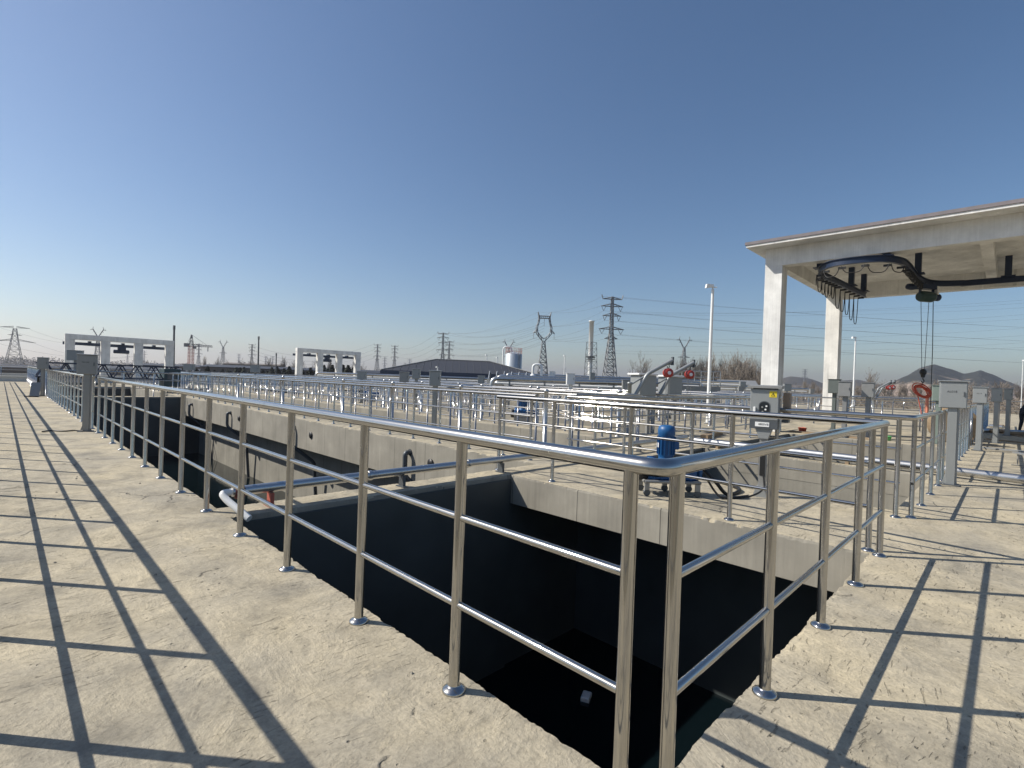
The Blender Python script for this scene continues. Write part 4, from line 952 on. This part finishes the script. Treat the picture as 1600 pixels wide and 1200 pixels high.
def pylon_mesh(kind, Hh, th):
    body = MB(); AL = []; arms = MB(); AL.append(arms); ins = MB(); tips = []
    if kind == 'tier':
        n = 9; zs = [Hh * .62 * (1 - (1 - k / n) ** 1.0) for k in range(n + 1)]; ws = [Hh * .075 * (1 - k / n) + Hh * .018 * (k / n) for k in range(n + 1)]
        lattice(body, zs, ws, th)
        zz2 = [Hh * (.62 + .38 * k / 8) for k in range(9)]; ww = [Hh * (.018 - .008 * k / 8) for k in range(9)]; lattice(body, zz2, ww, th * .8)
        for z, L_ in ((.56, .07), (.66, .135), (.80, .10), (.90, .12)):
            am = MB(); AL.append(am); arm(am, Hh * z, Hh * L_, Hh * .015, th * .7, 0, Hh * .025)
            if L_ > .08:
                for s_ in (-1, 1):
                    ins.bar((s_ * Hh * L_ * .55, 0, Hh * z), (s_ * Hh * L_ * .75, 0, Hh * (z - .05)), th * .5); ins.bar((s_ * Hh * L_ * .95, 0, Hh * z), (s_ * Hh * L_ * .75, 0, Hh * (z - .05)), th * .5); tips.append((s_ * Hh * L_ * .75, 0, Hh * (z - .05)))
        arm(arms, Hh * .975, Hh * .105, Hh * .012, th * .7, Hh * .0, Hh * .02)
        for s_ in (-1, 1): arms.bar((s_ * Hh * .1, 0, Hh * .975), (s_ * Hh * .115, 0, Hh * 1.02), th); tips.append((s_ * Hh * .11, 0, Hh))
    elif kind == 'ring':
        n = 9; zs = [Hh * .62 * k / n for k in range(n + 1)]; ws = [Hh * (.085 * (1 - k / n) + .018 * k / n) for k in range(n + 1)]; lattice(body, zs, ws, th)
        for yy in (-.012, .012):
            for s_ in (-1, 1):
                P = [(s_ * .015, .62), (s_ * .06, .67), (s_ * .1, .72), (s_ * .105, .80), (s_ * .085, .86), (s_ * .075, .93), (s_ * .085, 1.0)]
                Q = [(0, .65), (s_ * .045, .69), (s_ * .08, .735), (s_ * .085, .80), (s_ * .068, .86), (s_ * .058, .92), (s_ * .085, 1.0)]
                for a, b_ in zip(P, P[1:]): arms.bar((a[0] * Hh, yy * Hh, a[1] * Hh), (b_[0] * Hh, yy * Hh, b_[1] * Hh), th)
                for a, b_ in zip(Q, Q[1:]): arms.bar((a[0] * Hh, yy * Hh, a[1] * Hh), (b_[0] * Hh, yy * Hh, b_[1] * Hh), th)
                for a, b_ in zip(P, Q[1:]): arms.bar((a[0] * Hh, yy * Hh, a[1] * Hh), (b_[0] * Hh, yy * Hh, b_[1] * Hh), th * .6)
            for z in (.92, .95): arms.bar((-.075 * Hh, yy * Hh, z * Hh), (.075 * Hh, yy * Hh, z * Hh), th)
            for k in range(6): arms.bar((Hh * (-.075 + .025 * k), yy * Hh, .92 * Hh), (Hh * (-.05 + .025 * k), yy * Hh, .95 * Hh), th * .6)
        for s_ in (-1, 1):
            arms.bar((s_ * .09 * Hh, 0, .74 * Hh), (s_ * .14 * Hh, 0, .725 * Hh), th); arms.bar((s_ * .1 * Hh, 0, .77 * Hh), (s_ * .14 * Hh, 0, .725 * Hh), th)
            ins.bar((s_ * .135 * Hh, 0, .725 * Hh), (s_ * .135 * Hh, 0, .65 * Hh), th * .5); tips.append((s_ * .135 * Hh, 0, .65 * Hh)); tips.append((s_ * .085 * Hh, 0, 1.0 * Hh))
        ins.bar((0, 0, .92 * Hh), (0, 0, .82 * Hh), th * .5); tips.append((0, 0, .82 * Hh))
    elif kind == 'horn':
        n = 8; zs = [Hh * .8 * k / n for k in range(n + 1)]; ws = [Hh * (.07 * (1 - k / n) + .014 * k / n) for k in range(n + 1)]; lattice(body, zs, ws, th)
        for s_ in (-1, 1):
            for dx in (0, .022):
                arms.bar((s_ * .01 * Hh, 0, (.8 - dx) * Hh), (s_ * .10 * Hh, 0, (.97 - dx) * Hh), th)
            arms.bar((s_ * .08 * Hh, 0, .94 * Hh), (s_ * .14 * Hh, 0, .93 * Hh), th); arms.bar((s_ * .10 * Hh, 0, .96 * Hh), (s_ * .085 * Hh, 0, 1.0 * Hh), th)
            for q in (.3, .6, .9): arms.bar((s_ * .13 * q * Hh, 0, (.8 + .17 * q) * Hh), (s_ * (.13 * q + .02) * Hh, 0, (.778 + .17 * q) * Hh), th * .6)
            tips.append((s_ * .13 * Hh, 0, .93 * Hh))
        am = MB(); AL.append(am); arm(am, Hh * .62, Hh * .11, Hh * .018, th * .8, 0, Hh * .02)
    else:   # wide top
        n = 8; zs = [Hh * .95 * k / n for k in range(n + 1)]; ws = [Hh * (.14 * (1 - k / n) ** 1.2 + .028) for k in range(n + 1)]; lattice(body, zs, ws, th)
        arm(arms, Hh * .97, Hh * .25, Hh * .025, th, 0, Hh * .03); am = MB(); AL.append(am); arm(am, Hh * .68, Hh * .36, Hh * .05, th, -Hh * .04, Hh * .03); am = MB(); AL.append(am); arm(am, Hh * .8, Hh * .12, Hh * .03, th * .8, 0, Hh * .02)
        for s_ in (-1, 1): tips += [(s_ * .25 * Hh, 0, .95 * Hh), (s_ * .36 * Hh, 0, .62 * Hh)]
    return body.mesh('tower', GALV), [q.mesh('crossarm', GALV) for q in AL], (ins.mesh('insulators', GALV) if ins.v else None), tips
PYC = {}
def pylon(label, px, top, D, kind, rz=None):
    Hh = zh(px, top, D) + 3.3; key = kind
    if key not in PYC: PYC[key] = pylon_mesh(kind, 50., .36)
    b_, a_, i_, tips = PYC[key]; x, y = at(px, D)
    rz = R(-44.6) if rz is None else rz
    t = thing('pylon', label, 'pylon', (x, y, -3.3), rz, 'power pylons along the horizon'); s_ = Hh / 50.; t.scale = (s_,) * 3
    for nm, me in [('tower', b_)] + [('crossarm', q) for q in a_] + [('insulators', i_)]:
        if me:
            o = bpy.data.objects.new(nm, me); col.objects.link(o); o.parent = t
    ca, sa = math.cos(rz), math.sin(rz)
    return [Vector((x + q[0] * s_ * ca, y + q[0] * s_ * sa, q[2] * s_ - 3.3)) for q in tips]
T1 = pylon('tallest pylon, tiered cross arms, right of the white stack', 952, 464, 290, 'tier', R(-40))
T2 = pylon('pylon with a ring shaped head right of the silver tank', 847, 488, 330, 'ring', R(-44))
T3 = pylon('wide headed pylon at the far left edge', 21, 510, 330, 'wide', R(-10))
pylon('horned pylon peeking above the left portal frame', 151, 511, 380, 'horn', R(-20))
pylon('horned pylon right of the tower crane', 347, 531, 520, 'horn')
pylon('tiered pylon directly behind the tower crane', 309, 537, 600, 'tier')
T4 = pylon('tiered pylon just left of the second dark pole', 392, 538, 560, 'tier')
pylon('small faint tiered pylon between left portal columns', 261, 551, 900, 'tier')
T5 = pylon('left one of the paired tiered pylons right of the second portal frame', 588, 538, 600, 'tier', R(-60))
T6 = pylon('right one of the paired tiered pylons right of the second portal frame', 615, 540, 640, 'tier', R(-60))
T7 = pylon('large tiered pylon behind the dark hipped roof', 690, 520, 420, 'tier', R(-50))
pylon('pylon half hidden behind the large one at the dark roof', 700, 533, 520, 'tier', R(-50))
pylon('horned pylon behind the silver tank', 793, 530, 560, 'horn')
T8 = pylon('horned pylon above the davit arms, in front of bare trees', 1067, 526, 520, 'horn')
pylon('tiny pylon standing on the low hill between the canopy columns', 1257, 577, 1200, 'tier')
for px, top in ((224, 548), (198, 548), (600, 557), (639, 561), (632, 567), (668, 562), (372, 553), (414, 556), (425, 557), (881, 575), (1103, 565)):
    pylon('tiny faint pylon on the horizon', px, top, 1300, 'tier')
# power lines
def wire(label, a, b_, sag, r=.042, grp='power lines'):
    a, b_ = Vector(a), Vector(b_); pts = []
    for k in range(21):
        q = k / 20; p = a.lerp(b_, q); p.z -= sag * 4 * q * (1 - q); pts.append(p)
    o = MB().path(pts, r, 4, False)
    oo = o.build('power_line', WIRE); oo.location = (0, 0, 0); tag(oo, label, 'power line', grp)
ks = [0, 1, 2, 3, 4, 5, 6, 7]
far_r = [Vector((*at(2300, 300), z)) for z in (20, 27, 34, 41)]
for k, tip in enumerate(sorted(T1, key=lambda v: v.z)):
    x, y = at(2500, 330); wire('power line running right from the tallest pylon', tip, (x, y, tip.z + 4), 9)
for a, b_ in zip(sorted(T1, key=lambda v: v.z), sorted(T2 + T2, key=lambda v: v.z)): wire('power line between the tallest pylon and the ring headed pylon', a, b_, 3)
for a in T2: wire('power line running left from the ring headed pylon', a, Vector((*at(690, 420), a.z - 8)), 5)
for i, a in enumerate(T7): wire('power line running right from the large pylon at the dark roof', a, Vector((*at(847, 330), 26 + i * 2)), 6, .06)
for i, a in enumerate(T7[::2]): wire('power line running left from the large pylon at the dark roof', a, T6[i * 2], 8, .06)
for i, a in enumerate(T5[::2]): wire('power line crossing behind the second portal frame', a, T4[i * 2], 14, .08)
for a in T3: wire('power line running right from the wide headed pylon', a, Vector((*at(230, 380), a.z * .8)), 6)
# bundle crossing behind canopy columns to the right
for k, (ya, yb) in enumerate(((490, 455), (487, 462), (512, 478), (514, 486), (530, 500), (540, 512), (548, 524), (552, 532), (466 + 24, 470))):
    D = 420
    wire('high power line crossing the sky behind the canopy columns', (*at(950, D), zh(950, ya, D)), (*at(1750, D), zh(1750, yb, D)), 6, .045)

# tower crane
x, y = at(297, 330); Hc = zh(297, 541, 330) + 3.3; u = 1.0
t = thing('tower_crane', 'red and white tower crane on the horizon, left of centre', 'crane', (x, y, -3.3), R(-35))
m = MB(); lattice(m, [Hc * k / 9 for k in range(10)], [1.3] * 10, .2); m.build('mast', REDST, t)
m = MB(); tp = zh(297, 523, 330) + 3.3; lattice(m, [Hc, (Hc + tp) / 2, tp], [1.2, .7, .2], .2); m.build('apex', DKG, t)
jl = 12.5; m = MB()
for yy in (-.5, .5): m.bar((-3, yy, Hc), (jl, yy, Hc), .3)
m.bar((0, 0, Hc + 1.2), (jl, 0, Hc + .8), .3)
for k in range(10): m.bar((jl * k / 10, -.5, Hc), (jl * (k + .5) / 10, 0, Hc + 1.1), .15); m.bar((jl * (k + .5) / 10, 0, Hc + 1.1), (jl * (k + 1) / 10, .5, Hc), .15)
m.build('jib', DKG, t); MB().box((-4, -1, Hc - .5), (-1.4, 1, Hc + 1.8)).build('counterweight', DKG, t)
MB().box((1.2, -.8, Hc - 1.6), (2.8, .8, Hc)).build('cab', DKG, t); MB().bar((0, 0, tp), (jl * .75, 0, Hc + 1), .12).bar((0, 0, tp), (-3, 0, Hc), .12).build('stay', DKG, t)
MB().bar((jl * .8, 0, Hc), (jl * .8, 0, Hc - 3), .4).build('trolley', DKG, t)

# ------------------------------------------------------------------ hills
def hills(prof, D, depth, seed, mat, tilt=0):
    # prof: (px, height in px above the horizon) ; a ridge with real depth
    mb = MB(); n = 120; rows = 26; rg = random.Random(seed)
    x0, x1 = prof[0][0], prof[-1][0]; V = []
    def hh(px):
        for (a, ha), (b_, hb) in zip(prof, prof[1:]):
            if a <= px <= b_:
                q = (px - a) / (b_ - a); q = q * q * (3 - 2 * q) * .35 + q * .65; return ha + (hb - ha) * q
        return 0
    for j in range(rows + 1):
        v = j / rows; prof_v = math.sin(min(1, v / .55) * math.pi / 2) ** 1.25 if v < .55 else math.cos((v - .55) / .45 * math.pi / 2)
        for i in range(n + 1):
            px = x0 + (x1 - x0) * i / n; Dn = D - depth * .55 + depth * v
            X, Y = at(px, D); X2, Y2 = at(px, Dn)
            # rows recede parallel to the view bearing of the ridge
            h = hh(px) * D / 790.2 + 4.7
            wob = noise.fractal(Vector((X2 * .006, Y2 * .006, seed)), 1, 2, 5) * h * .10 * (1 - abs(prof_v - .5))
            V.append((X2, Y2, -3.6 + max(0, h * prof_v + wob)))
    F = [(j * (n + 1) + i, j * (n + 1) + i + 1, (j + 1) * (n + 1) + i + 1, (j + 1) * (n + 1) + i) for j in range(rows) for i in range(n)]
    mb.add(V, F, True); return mb
def hill_mat(name, veg, rock, th):
    m, t, b = nodes(name)
    tc = N(t, 'ShaderNodeTexCoord'); n = N(t, 'ShaderNodeTexNoise', i_Scale=.009, i_Detail=10., i_Roughness=.68); t.links.new(tc.outputs['Object'], n.inputs[0])
    sp = N(t, 'ShaderNodeSeparateXYZ'); t.links.new(tc.outputs['Object'], sp.inputs[0])
    mr = N(t, 'ShaderNodeMapRange'); mr.inputs[1].default_value = th[0]; mr.inputs[2].default_value = th[1]; mr.inputs[3].default_value = .16; mr.inputs[4].default_value = -.05
    t.links.new(sp.outputs[2], mr.inputs[0]); ad = N(t, 'ShaderNodeMath', operation='ADD'); t.links.new(n.outputs[0], ad.inputs[0]); t.links.new(mr.outputs[0], ad.inputs[1])
    c = ramp(t, ad.outputs[0], [(.56, veg), (.6, tuple(.5 * a + .5 * b_ for a, b_ in zip(veg, rock))), (.66, rock)])
    n2 = N(t, 'ShaderNodeTexNoise', i_Scale=.05, i_Detail=8.); t.links.new(tc.outputs['Object'], n2.inputs[0])
    cc = mul(t, c.outputs[0], ramp(t, n2.outputs[0], [(.3, g3(.65)), (.7, g3(1.3))]).outputs[0])
    t.links.new(cc, b.inputs['Base Color']); b.inputs['Roughness'].default_value = 1; b.inputs['Specular IOR Level'].default_value = 0
    bp = N(t, 'ShaderNodeBump'); bp.inputs['Strength'].default_value = .8; bp.inputs['Distance'].default_value = 8
    t.links.new(n2.outputs[0], bp.inputs['Height']); t.links.new(bp.outputs[0], b.inputs['Normal'])
    return m
HM = hill_mat('quarried_hill', (.04, .042, .034), (.36, .28, .22), (10, 60)); HM2 = hill_mat('low_wooded_hill', (.07, .065, .055), (.14, .12, .1), (10, 30))
o = hills([(1330, 0), (1380, 10), (1412, 27), (1440, 42), (1458, 47), (1480, 41), (1506, 34), (1519, 37), (1531, 41), (1548, 36), (1575, 25), (1610, 12), (1680, 4), (1760, 0)], 1500, 900, 3, HM).build('hill', HM); tag(o, kind='structure')
o = hills([(1160, 0), (1200, 12), (1235, 22), (1262, 20), (1290, 12), (1312, 18), (1340, 20), (1375, 14), (1430, 6), (1480, 0)], 1900, 700, 9, HM2).build('hill', HM2); tag(o, kind='structure')
o = hills([(-300, 2), (0, 3), (400, 2), (800, 3), (1000, 5), (1160, 3), (1500, 3), (1900, 2)], 3200, 800, 5, HM2).build('terrain', HM2); tag(o, kind='structure')

# ------------------------------------------------------------------ trees
def bare_tree(seed, H=9., slim=1.):
    rg = random.Random(seed); tr = MB(); cr_ = MB()
    def grow(p, d, L_, r, lvl, mb):
        n = 3; pts = [p]; dd = d.copy()
        for k in range(n):
            dd = (dd + Vector((rg.uniform(-.16, .16), rg.uniform(-.16, .16), rg.uniform(0, .12)))).normalized(); pts.append(pts[-1] + dd * L_ / n)
        mb.path(pts, r, 5 if lvl < 2 else 3, False, r2=r * .45)
        if lvl >= 5: return
        nb = [9, 4, 3, 2, 2][lvl]
        for k in range(nb):
            q = .3 + .7 * (k + rg.random() * .8) / nb; i = min(n - 1, int(q * n)); base = pts[i].lerp(pts[i + 1], q * n - i)
            a = rg.uniform(0, 2 * math.pi); sp_ = rg.uniform(.35, .8) * (1 if lvl else .75) * slim
            side = Vector((math.cos(a), math.sin(a), 0)); nd = (dd * (1 - sp_ * .4) + side * sp_ + Vector((0, 0, .28))).normalized()
            grow(base, nd, L_ * rg.uniform(.42, .66), max(.02, r * .45), lvl + 1, cr_)
        if lvl < 4: grow(pts[-1], dd, L_ * .6, r * .45, lvl + 1, cr_)
    grow(Vector((0, 0, 0)), Vector((rg.uniform(-.05, .05), 0, 1)), H * .5, H * .018, 0, tr)
    return tr.mesh('trunk', BARK), cr_.mesh('crown', BARK)
TV = [bare_tree(11, 9, .8), bare_tree(12, 9, .55), bare_tree(14, 9, 1.1), bare_tree(19, 9, .6)]
def tree(label, px, D, top, v, rz, wd=1.0, group='bare trees beyond the works'):
    x, y = at(px, D); H = zh(px, top, D) + 3.3
    t = thing('bare_tree', label, 'tree', (x, y, -3.3), rz, group); s_ = H / 9.5; t.scale = (s_ * wd, s_ * wd, s_)
    for nm, me in zip(('trunk', 'crown'), TV[v]):
        o = bpy.data.objects.new(nm, me); col.objects.link(o); o.parent = t
rg = random.Random(5)
tree('round bare tree left of the near davit arms', 1000, 75, 556, 2, 1.)
tree('lone bushy bare tree between the canopy column and the hills', 1357, 160, 578, 2, 2.)
for k in range(22):
    px = 1060 + k * 6.4 + rg.uniform(-2, 2); tree('slender bare tree in the grove left of the canopy', px, rg.uniform(90, 130), 558 + rg.uniform(-6, 10) + max(0, 1095 - px) * .3, rg.choice([1, 3, 0, 2]), rg.uniform(0, 6), .95, 'grove of bare trees left of the canopy')
for k in range(34):
    px = 1222 + k * 11.5 + rg.uniform(-3, 3)
    tree('low bare tree in the line below the hills', px, rg.uniform(150, 230), 598 + rg.uniform(-4, 4), rg.choice([0, 1, 2, 3]), rg.uniform(0, 6), 1.3, 'bare trees below the hills')
for k in range(30):
    px = 20 + k * 19 + rg.uniform(-8, 8); tree('bare tree rising behind the dark sheds at the left', px, rg.uniform(170, 260), (562 if 300 < px < 560 else 568) + rg.uniform(-5, 4), rg.choice([0, 1, 2, 3]), rg.uniform(0, 6), .9, 'bare trees on the left horizon')
def evergreen(seed):
    rg_ = random.Random(seed); tr = MB().path([(0, 0, 0), (0, 0, 4.2)], .12, 6, r2=.03); cr_ = MB()
    for k in range(900):
        z = rg_.uniform(.5, 5) ; rr = (5.2 - z) * .3 * (rg_.random() ** .5) * rg_.uniform(.75, 1.25); a = rg_.uniform(0, 6.28)
        p = Vector((rr * math.cos(a), rr * math.sin(a), z)); s_ = rg_.uniform(.08, .2)
        u = Vector((rg_.uniform(-1, 1), rg_.uniform(-1, 1), rg_.uniform(-.6, .6))).normalized() * s_; v = u.orthogonal().normalized() * s_ * .7
        cr_.add([p - u, p + v, p + u, p - v], [(0, 1, 2, 3)])
    return tr.mesh('trunk', BARK), cr_.mesh('crown', EVER)
EV = [evergreen(2), evergreen(8)]
for k in range(44):
    px = 255 + k * 7.0 + rg.uniform(-3, 3); D = rg.uniform(115, 145); x, y = at(px, D); top = 575 + rg.uniform(-4, 4) - (3 if 500 < px < 545 else 0)
    t = thing('evergreen_tree', 'dark evergreen in the hedge line behind the portal frames', 'tree', (x, y, -3.3), rg.uniform(0, 6), 'dark evergreens on the left horizon'); s_ = (zh(px, top, D) + 3.3) / 5.2; t.scale = (s_ * 1.5, s_ * 1.5, s_)
    for nm, me in zip(('trunk', 'crown'), EV[k % 2]):
        o = bpy.data.objects.new(nm, me); col.objects.link(o); o.parent = t

def scrub(name, px0, px1, D0, D1, h0, h1, n, seed, mat):
    rg_ = random.Random(seed); mb = MB()
    for k in range(n):
        px = rg_.uniform(px0, px1); D = rg_.uniform(D0, D1); x, y = at(px, D); H = rg_.uniform(h0, h1)
        for q in range(9):
            z = rg_.uniform(.1, 1) * H; p = Vector((x + rg_.uniform(-1, 1) * H * .4, y + rg_.uniform(-1, 1) * H * .4, -3.3 + z)); s_ = rg_.uniform(.1, .3) * H * .5
            u = Vector((rg_.uniform(-1, 1), rg_.uniform(-1, 1), rg_.uniform(-1, 1))).normalized() * s_; v = u.orthogonal().normalized() * s_ * .35
            mb.add([p - u, p + v, p + u, p - v], [(0, 1, 2, 3)])
    o = mb.build(name, mat); tag(o, kind='stuff'); return o
SCR = plain('winter_scrub', (.14, .115, .09), .95, 0, .35, .4)
tag(scrub('scrub', 1180, 1700, 120, 420, 2.5, 5.0, 2600, 4, SCR), 'brown winter scrub below the hills', 'scrub')
tag(scrub('woodland', -100, 1200, 500, 1100, 6, 13, 5200, 6, plain('far_woodland', (.085, .08, .07), .95, 0, .3, .1)), 'far dark woodland along the horizon', 'woodland')

# ------------------------------------------------------------------ bits on the right deck
t = thing('steel_stool', 'small steel trestle stool standing on the right walkway', 'stool', (13.6, -1.0, 0), R(20))
MB().box((-.3, -.06, .26), (.3, .06, .285)).build('seat', CABS, t)
for sx in (-.2, .2):
    MB().path([(sx, 0, .26), (sx, 0, .01)], .012, 6).path([(sx, -.1, .01), (sx, .1, .01)], .012, 6).build('leg', CABS, t)
def plank(label, x, y, rz, l, w_=.12, h=.03, mat=WOODM, z=.001):
    o = MB().box((-l / 2, -w_ / 2, 0), (l / 2, w_ / 2, h), bev=.004).build('plank', mat, None, (x, y, z)); o.rotation_euler = (0, 0, rz); tag(o, label, 'plank', 'loose planks on the deck')
plank('grey plank lying across the right walkway before the shaded part', 17.8, -.9, R(84), 2.6, .22, .04, CABS)
plank('brown plank in the shade under the canopy', 21.8, -1.0, R(60), 1.8)
plank('brown plank lying near the bending worker', 26.0, -.9, R(20), 1.6)
plank('timber beam on the deck behind the grey junction box', 13.2, 5.4, R(12), 2.2, .2, .12)
plank('timber board on the deck beyond the basin, right of the junction box', 17.6, 3.4, R(80), 2.4, .3, .05)
for k, (x, y, c_) in enumerate(((17.7, 1.9, GREEN), (17.3, 5.0, ORNG), (18.4, 4.4, ORNG))):
    o = thing('plastic_bucket', ['green plastic bucket on the deck beyond the far basin', 'orange bucket on the deck left of the front canopy column', 'orange bucket on the deck right of the front canopy column'][k], 'bucket', (x, y, 0)); o.scale = (.6, .6, .6)
    MB().lathe([(.14, 0), (.18, .01), (.22, .2), (.235, .21), (.235, .23), (.2, .225), (.15, .03)], (0, 0, 0), 18).build('tub', c_, o); MB().path([(-.23, 0, .2), (-.15, .05, .3), (.15, .05, .3), (.23, 0, .2)], .008, 5).build('handle', WHT, o)
def drum(label, x, y, rz):
    t = thing('cable_drum', label, 'cable drum', (x, y, 0), rz)
    MB().lathe([(.55, -.3), (.55, -.25), (.3, -.249), (.3, .249), (.55, .25), (.55, .3)], (0, 0, .551), 24, 'x').build('reel', WOODM, t)
    MB().lathe([(.45, -.24), (.46, .24)], (0, 0, .551), 24, 'x').build('wound_cable', BLK, t)
drum('dark cable drum standing behind the second right control box', 19.0, .45, R(25))
t = thing('oxide_barrel', 'rust red barrel beside the dark cable drum', 'barrel', (20.4, .35, 0))
MB().lathe([(.27, 0), (.29, .01), (.29, .3), (.3, .31), (.3, .33), (.29, .34), (.29, .6), (.3, .61), (.3, .63), (.29, .64), (.29, .88), (.27, .89)], (0, 0, 0), 20).build('shell', plain('rust_red_paint', (.22, .09, .06), .7), t)
MB().lathe([(.04, .89), (.04, .91)], (.15, 0, 0), 10).build('bung', DKG, t)
# pieces of pipe and stones under the canopy
rg = random.Random(21)
for k in range(7):
    x, y = 27 + rg.uniform(-1, 6), -.9 + rg.uniform(-.5, .8)
    o = MB().path([(-rg.uniform(.2, .5), 0, .08), (rg.uniform(.2, .5), 0, .08)], .075, 10).build('pipe_offcut', STEEL2 if k % 2 else WOODM, None, (x, y, 0)); o.rotation_euler = (0, 0, rg.uniform(0, 3)); tag(o, 'short pipe offcut lying behind the canopy shade', 'pipe offcut', 'pipe offcuts on the deck')
for k in range(40):
    x, y = (rg.uniform(-1.3, 0), rg.uniform(.5, 8)) if k < 22 else (rg.uniform(.8, 6), rg.uniform(-1., -.05)); s_ = rg.uniform(.005, .013)
    mb = MB(); P = [(s_ * rg.uniform(.6, 1.2) * math.cos(a) , s_ * rg.uniform(.6, 1.2) * math.sin(a), 0) for a in [i * math.pi / 3 for i in range(6)]]
    mb.add(P + [(p[0] * .6, p[1] * .6, s_ * rg.uniform(.5, .9)) for p in P], [(i, (i + 1) % 6, 6 + (i + 1) % 6, 6 + i) for i in range(6)] + [tuple(range(6, 12))])
    o = mb.build('stone_chip', LIP, None, (x, y, 0)); tag(o, 'tiny concrete chip lying on the walkway', 'stone chip', 'concrete chips on the walkways')
# white block in the basin
t = MB().box((-.09, -.06, 0), (.09, .06, .09), .4, (0, 0), .01).build('foam_block', WHT, None, (4.28, 3.26, -2.95)); tag(t, 'small white foam block floating in the black basin', 'foam block')

# ------------------------------------------------------------------ person bending at the right edge
def skin_mesh(name, verts, edges, radii, mat, root=0, parent=None):
    me = bpy.data.meshes.new(name); me.from_pydata(verts, edges, []); o = bpy.data.objects.new(name, me); col.objects.link(o)
    md = o.modifiers.new('skin', 'SKIN'); 
    sk = me.skin_vertices[0].data if me.skin_vertices else None
    if sk is None:
        return o
    for i, r in enumerate(radii):
        sk[i].radius = (r, r) if not isinstance(r, tuple) else r
        sk[i].use_root = (i == root)
    md.use_smooth_shade = True
    ss = o.modifiers.new('sub', 'SUBSURF'); ss.levels = 2; ss.render_levels = 2
    me.materials.append(mat)
    if parent: o.parent = parent
    return o
# local: person faces +X, bending forward, feet at origin
V = [(0, 0, .9), (.05, 0, 1.0), (.2, 0, 1.12), (.38, 0, 1.15), (.5, 0, 1.12), (.6, 0, 1.04), (.66, 0, .98), (.73, 0, .9),   # pelvis, spine, neck, head
     (.0, .1, .86), (.08, .12, .5), (-.03, .13, .09), (.1, .14, .04),      # left leg
     (.0, -.1, .86), (.1, -.12, .5), (-.03, -.13, .09), (.1, -.14, .04),   # right leg
     (.44, .18, 1.08), (.5, .24, .82), (.58, .2, .58), (.44, -.18, 1.08), (.5, -.24, .82), (.58, -.2, .58)]
Ed = [(0, 1), (1, 2), (2, 3), (3, 4), (4, 5), (5, 6), (6, 7), (0, 8), (8, 9), (9, 10), (10, 11), (0, 12), (12, 13), (13, 14), (14, 15), (4, 16), (16, 17), (17, 18), (4, 19), (19, 20), (20, 21)]
Rr = [.15, .15, .155, .16, .14, .06, .085, .09, .1, .075, .05, .045, .1, .075, .05, .045, .07, .05, .035, .07, .05, .035]
t = thing('person', 'person in dark workwear bending down at the right edge', 'person', (28.9, -1.22, 0), R(-28))
try:
    bd = skin_mesh('body', V, Ed, Rr, CLOTH, 0, t)
except Exception as ex:
    print('skin failed', ex)
for s_ in (1, -1):
    for f in range(5):
        a = (f - 2) * .012
        P = [(.58, s_ * (.2 - .0), .565), (.585 + (.012 if f else .03), s_ * (.2) + a * 1.1, .53), (.6 + (.0 if f else .03), s_ * .2 + a * 1.3, .475 + abs(f - 2) * .006), (.59, s_ * .2 + a * 1.2, .45 + abs(f - 2) * .008)]
        MB().path(P, .011, 7, r2=.008).build('finger', SKIN, t)
MB().lathe([(.001, -.1), (.06, -.085), (.088, -.04), (.094, 0), (.085, .05), (.05, .085), (.001, .1)], (.71, 0, .93), 18).build('head', SKIN, t)
MB().lathe([(.001, -.02), (.099, -.015), (.1, .03), (.09, .07), (.055, .1), (.001, .112)], (.705, 0, .94), 18).build('hair', BLK, t)

# ------------------------------------------------------------------ air
hz = MB().box((-5200, -5200, -4.4), (5200, 5200, 150)).build('haze', plain('haze_air', (.5, .5, .5)))
mh = hz.data.materials[0]; th_ = mh.node_tree; th_.nodes.clear()
out = th_.nodes.new('ShaderNodeOutputMaterial'); pv = th_.nodes.new('ShaderNodeVolumePrincipled')
pv.inputs['Color'].default_value = (.82, .81, .88, 1); pv.inputs['Density'].default_value = .00026; pv.inputs['Anisotropy'].default_value = .45
th_.links.new(pv.outputs[0], out.inputs['Volume']); tag(hz, 'thin pale haze over the plain', 'haze', kind='stuff')
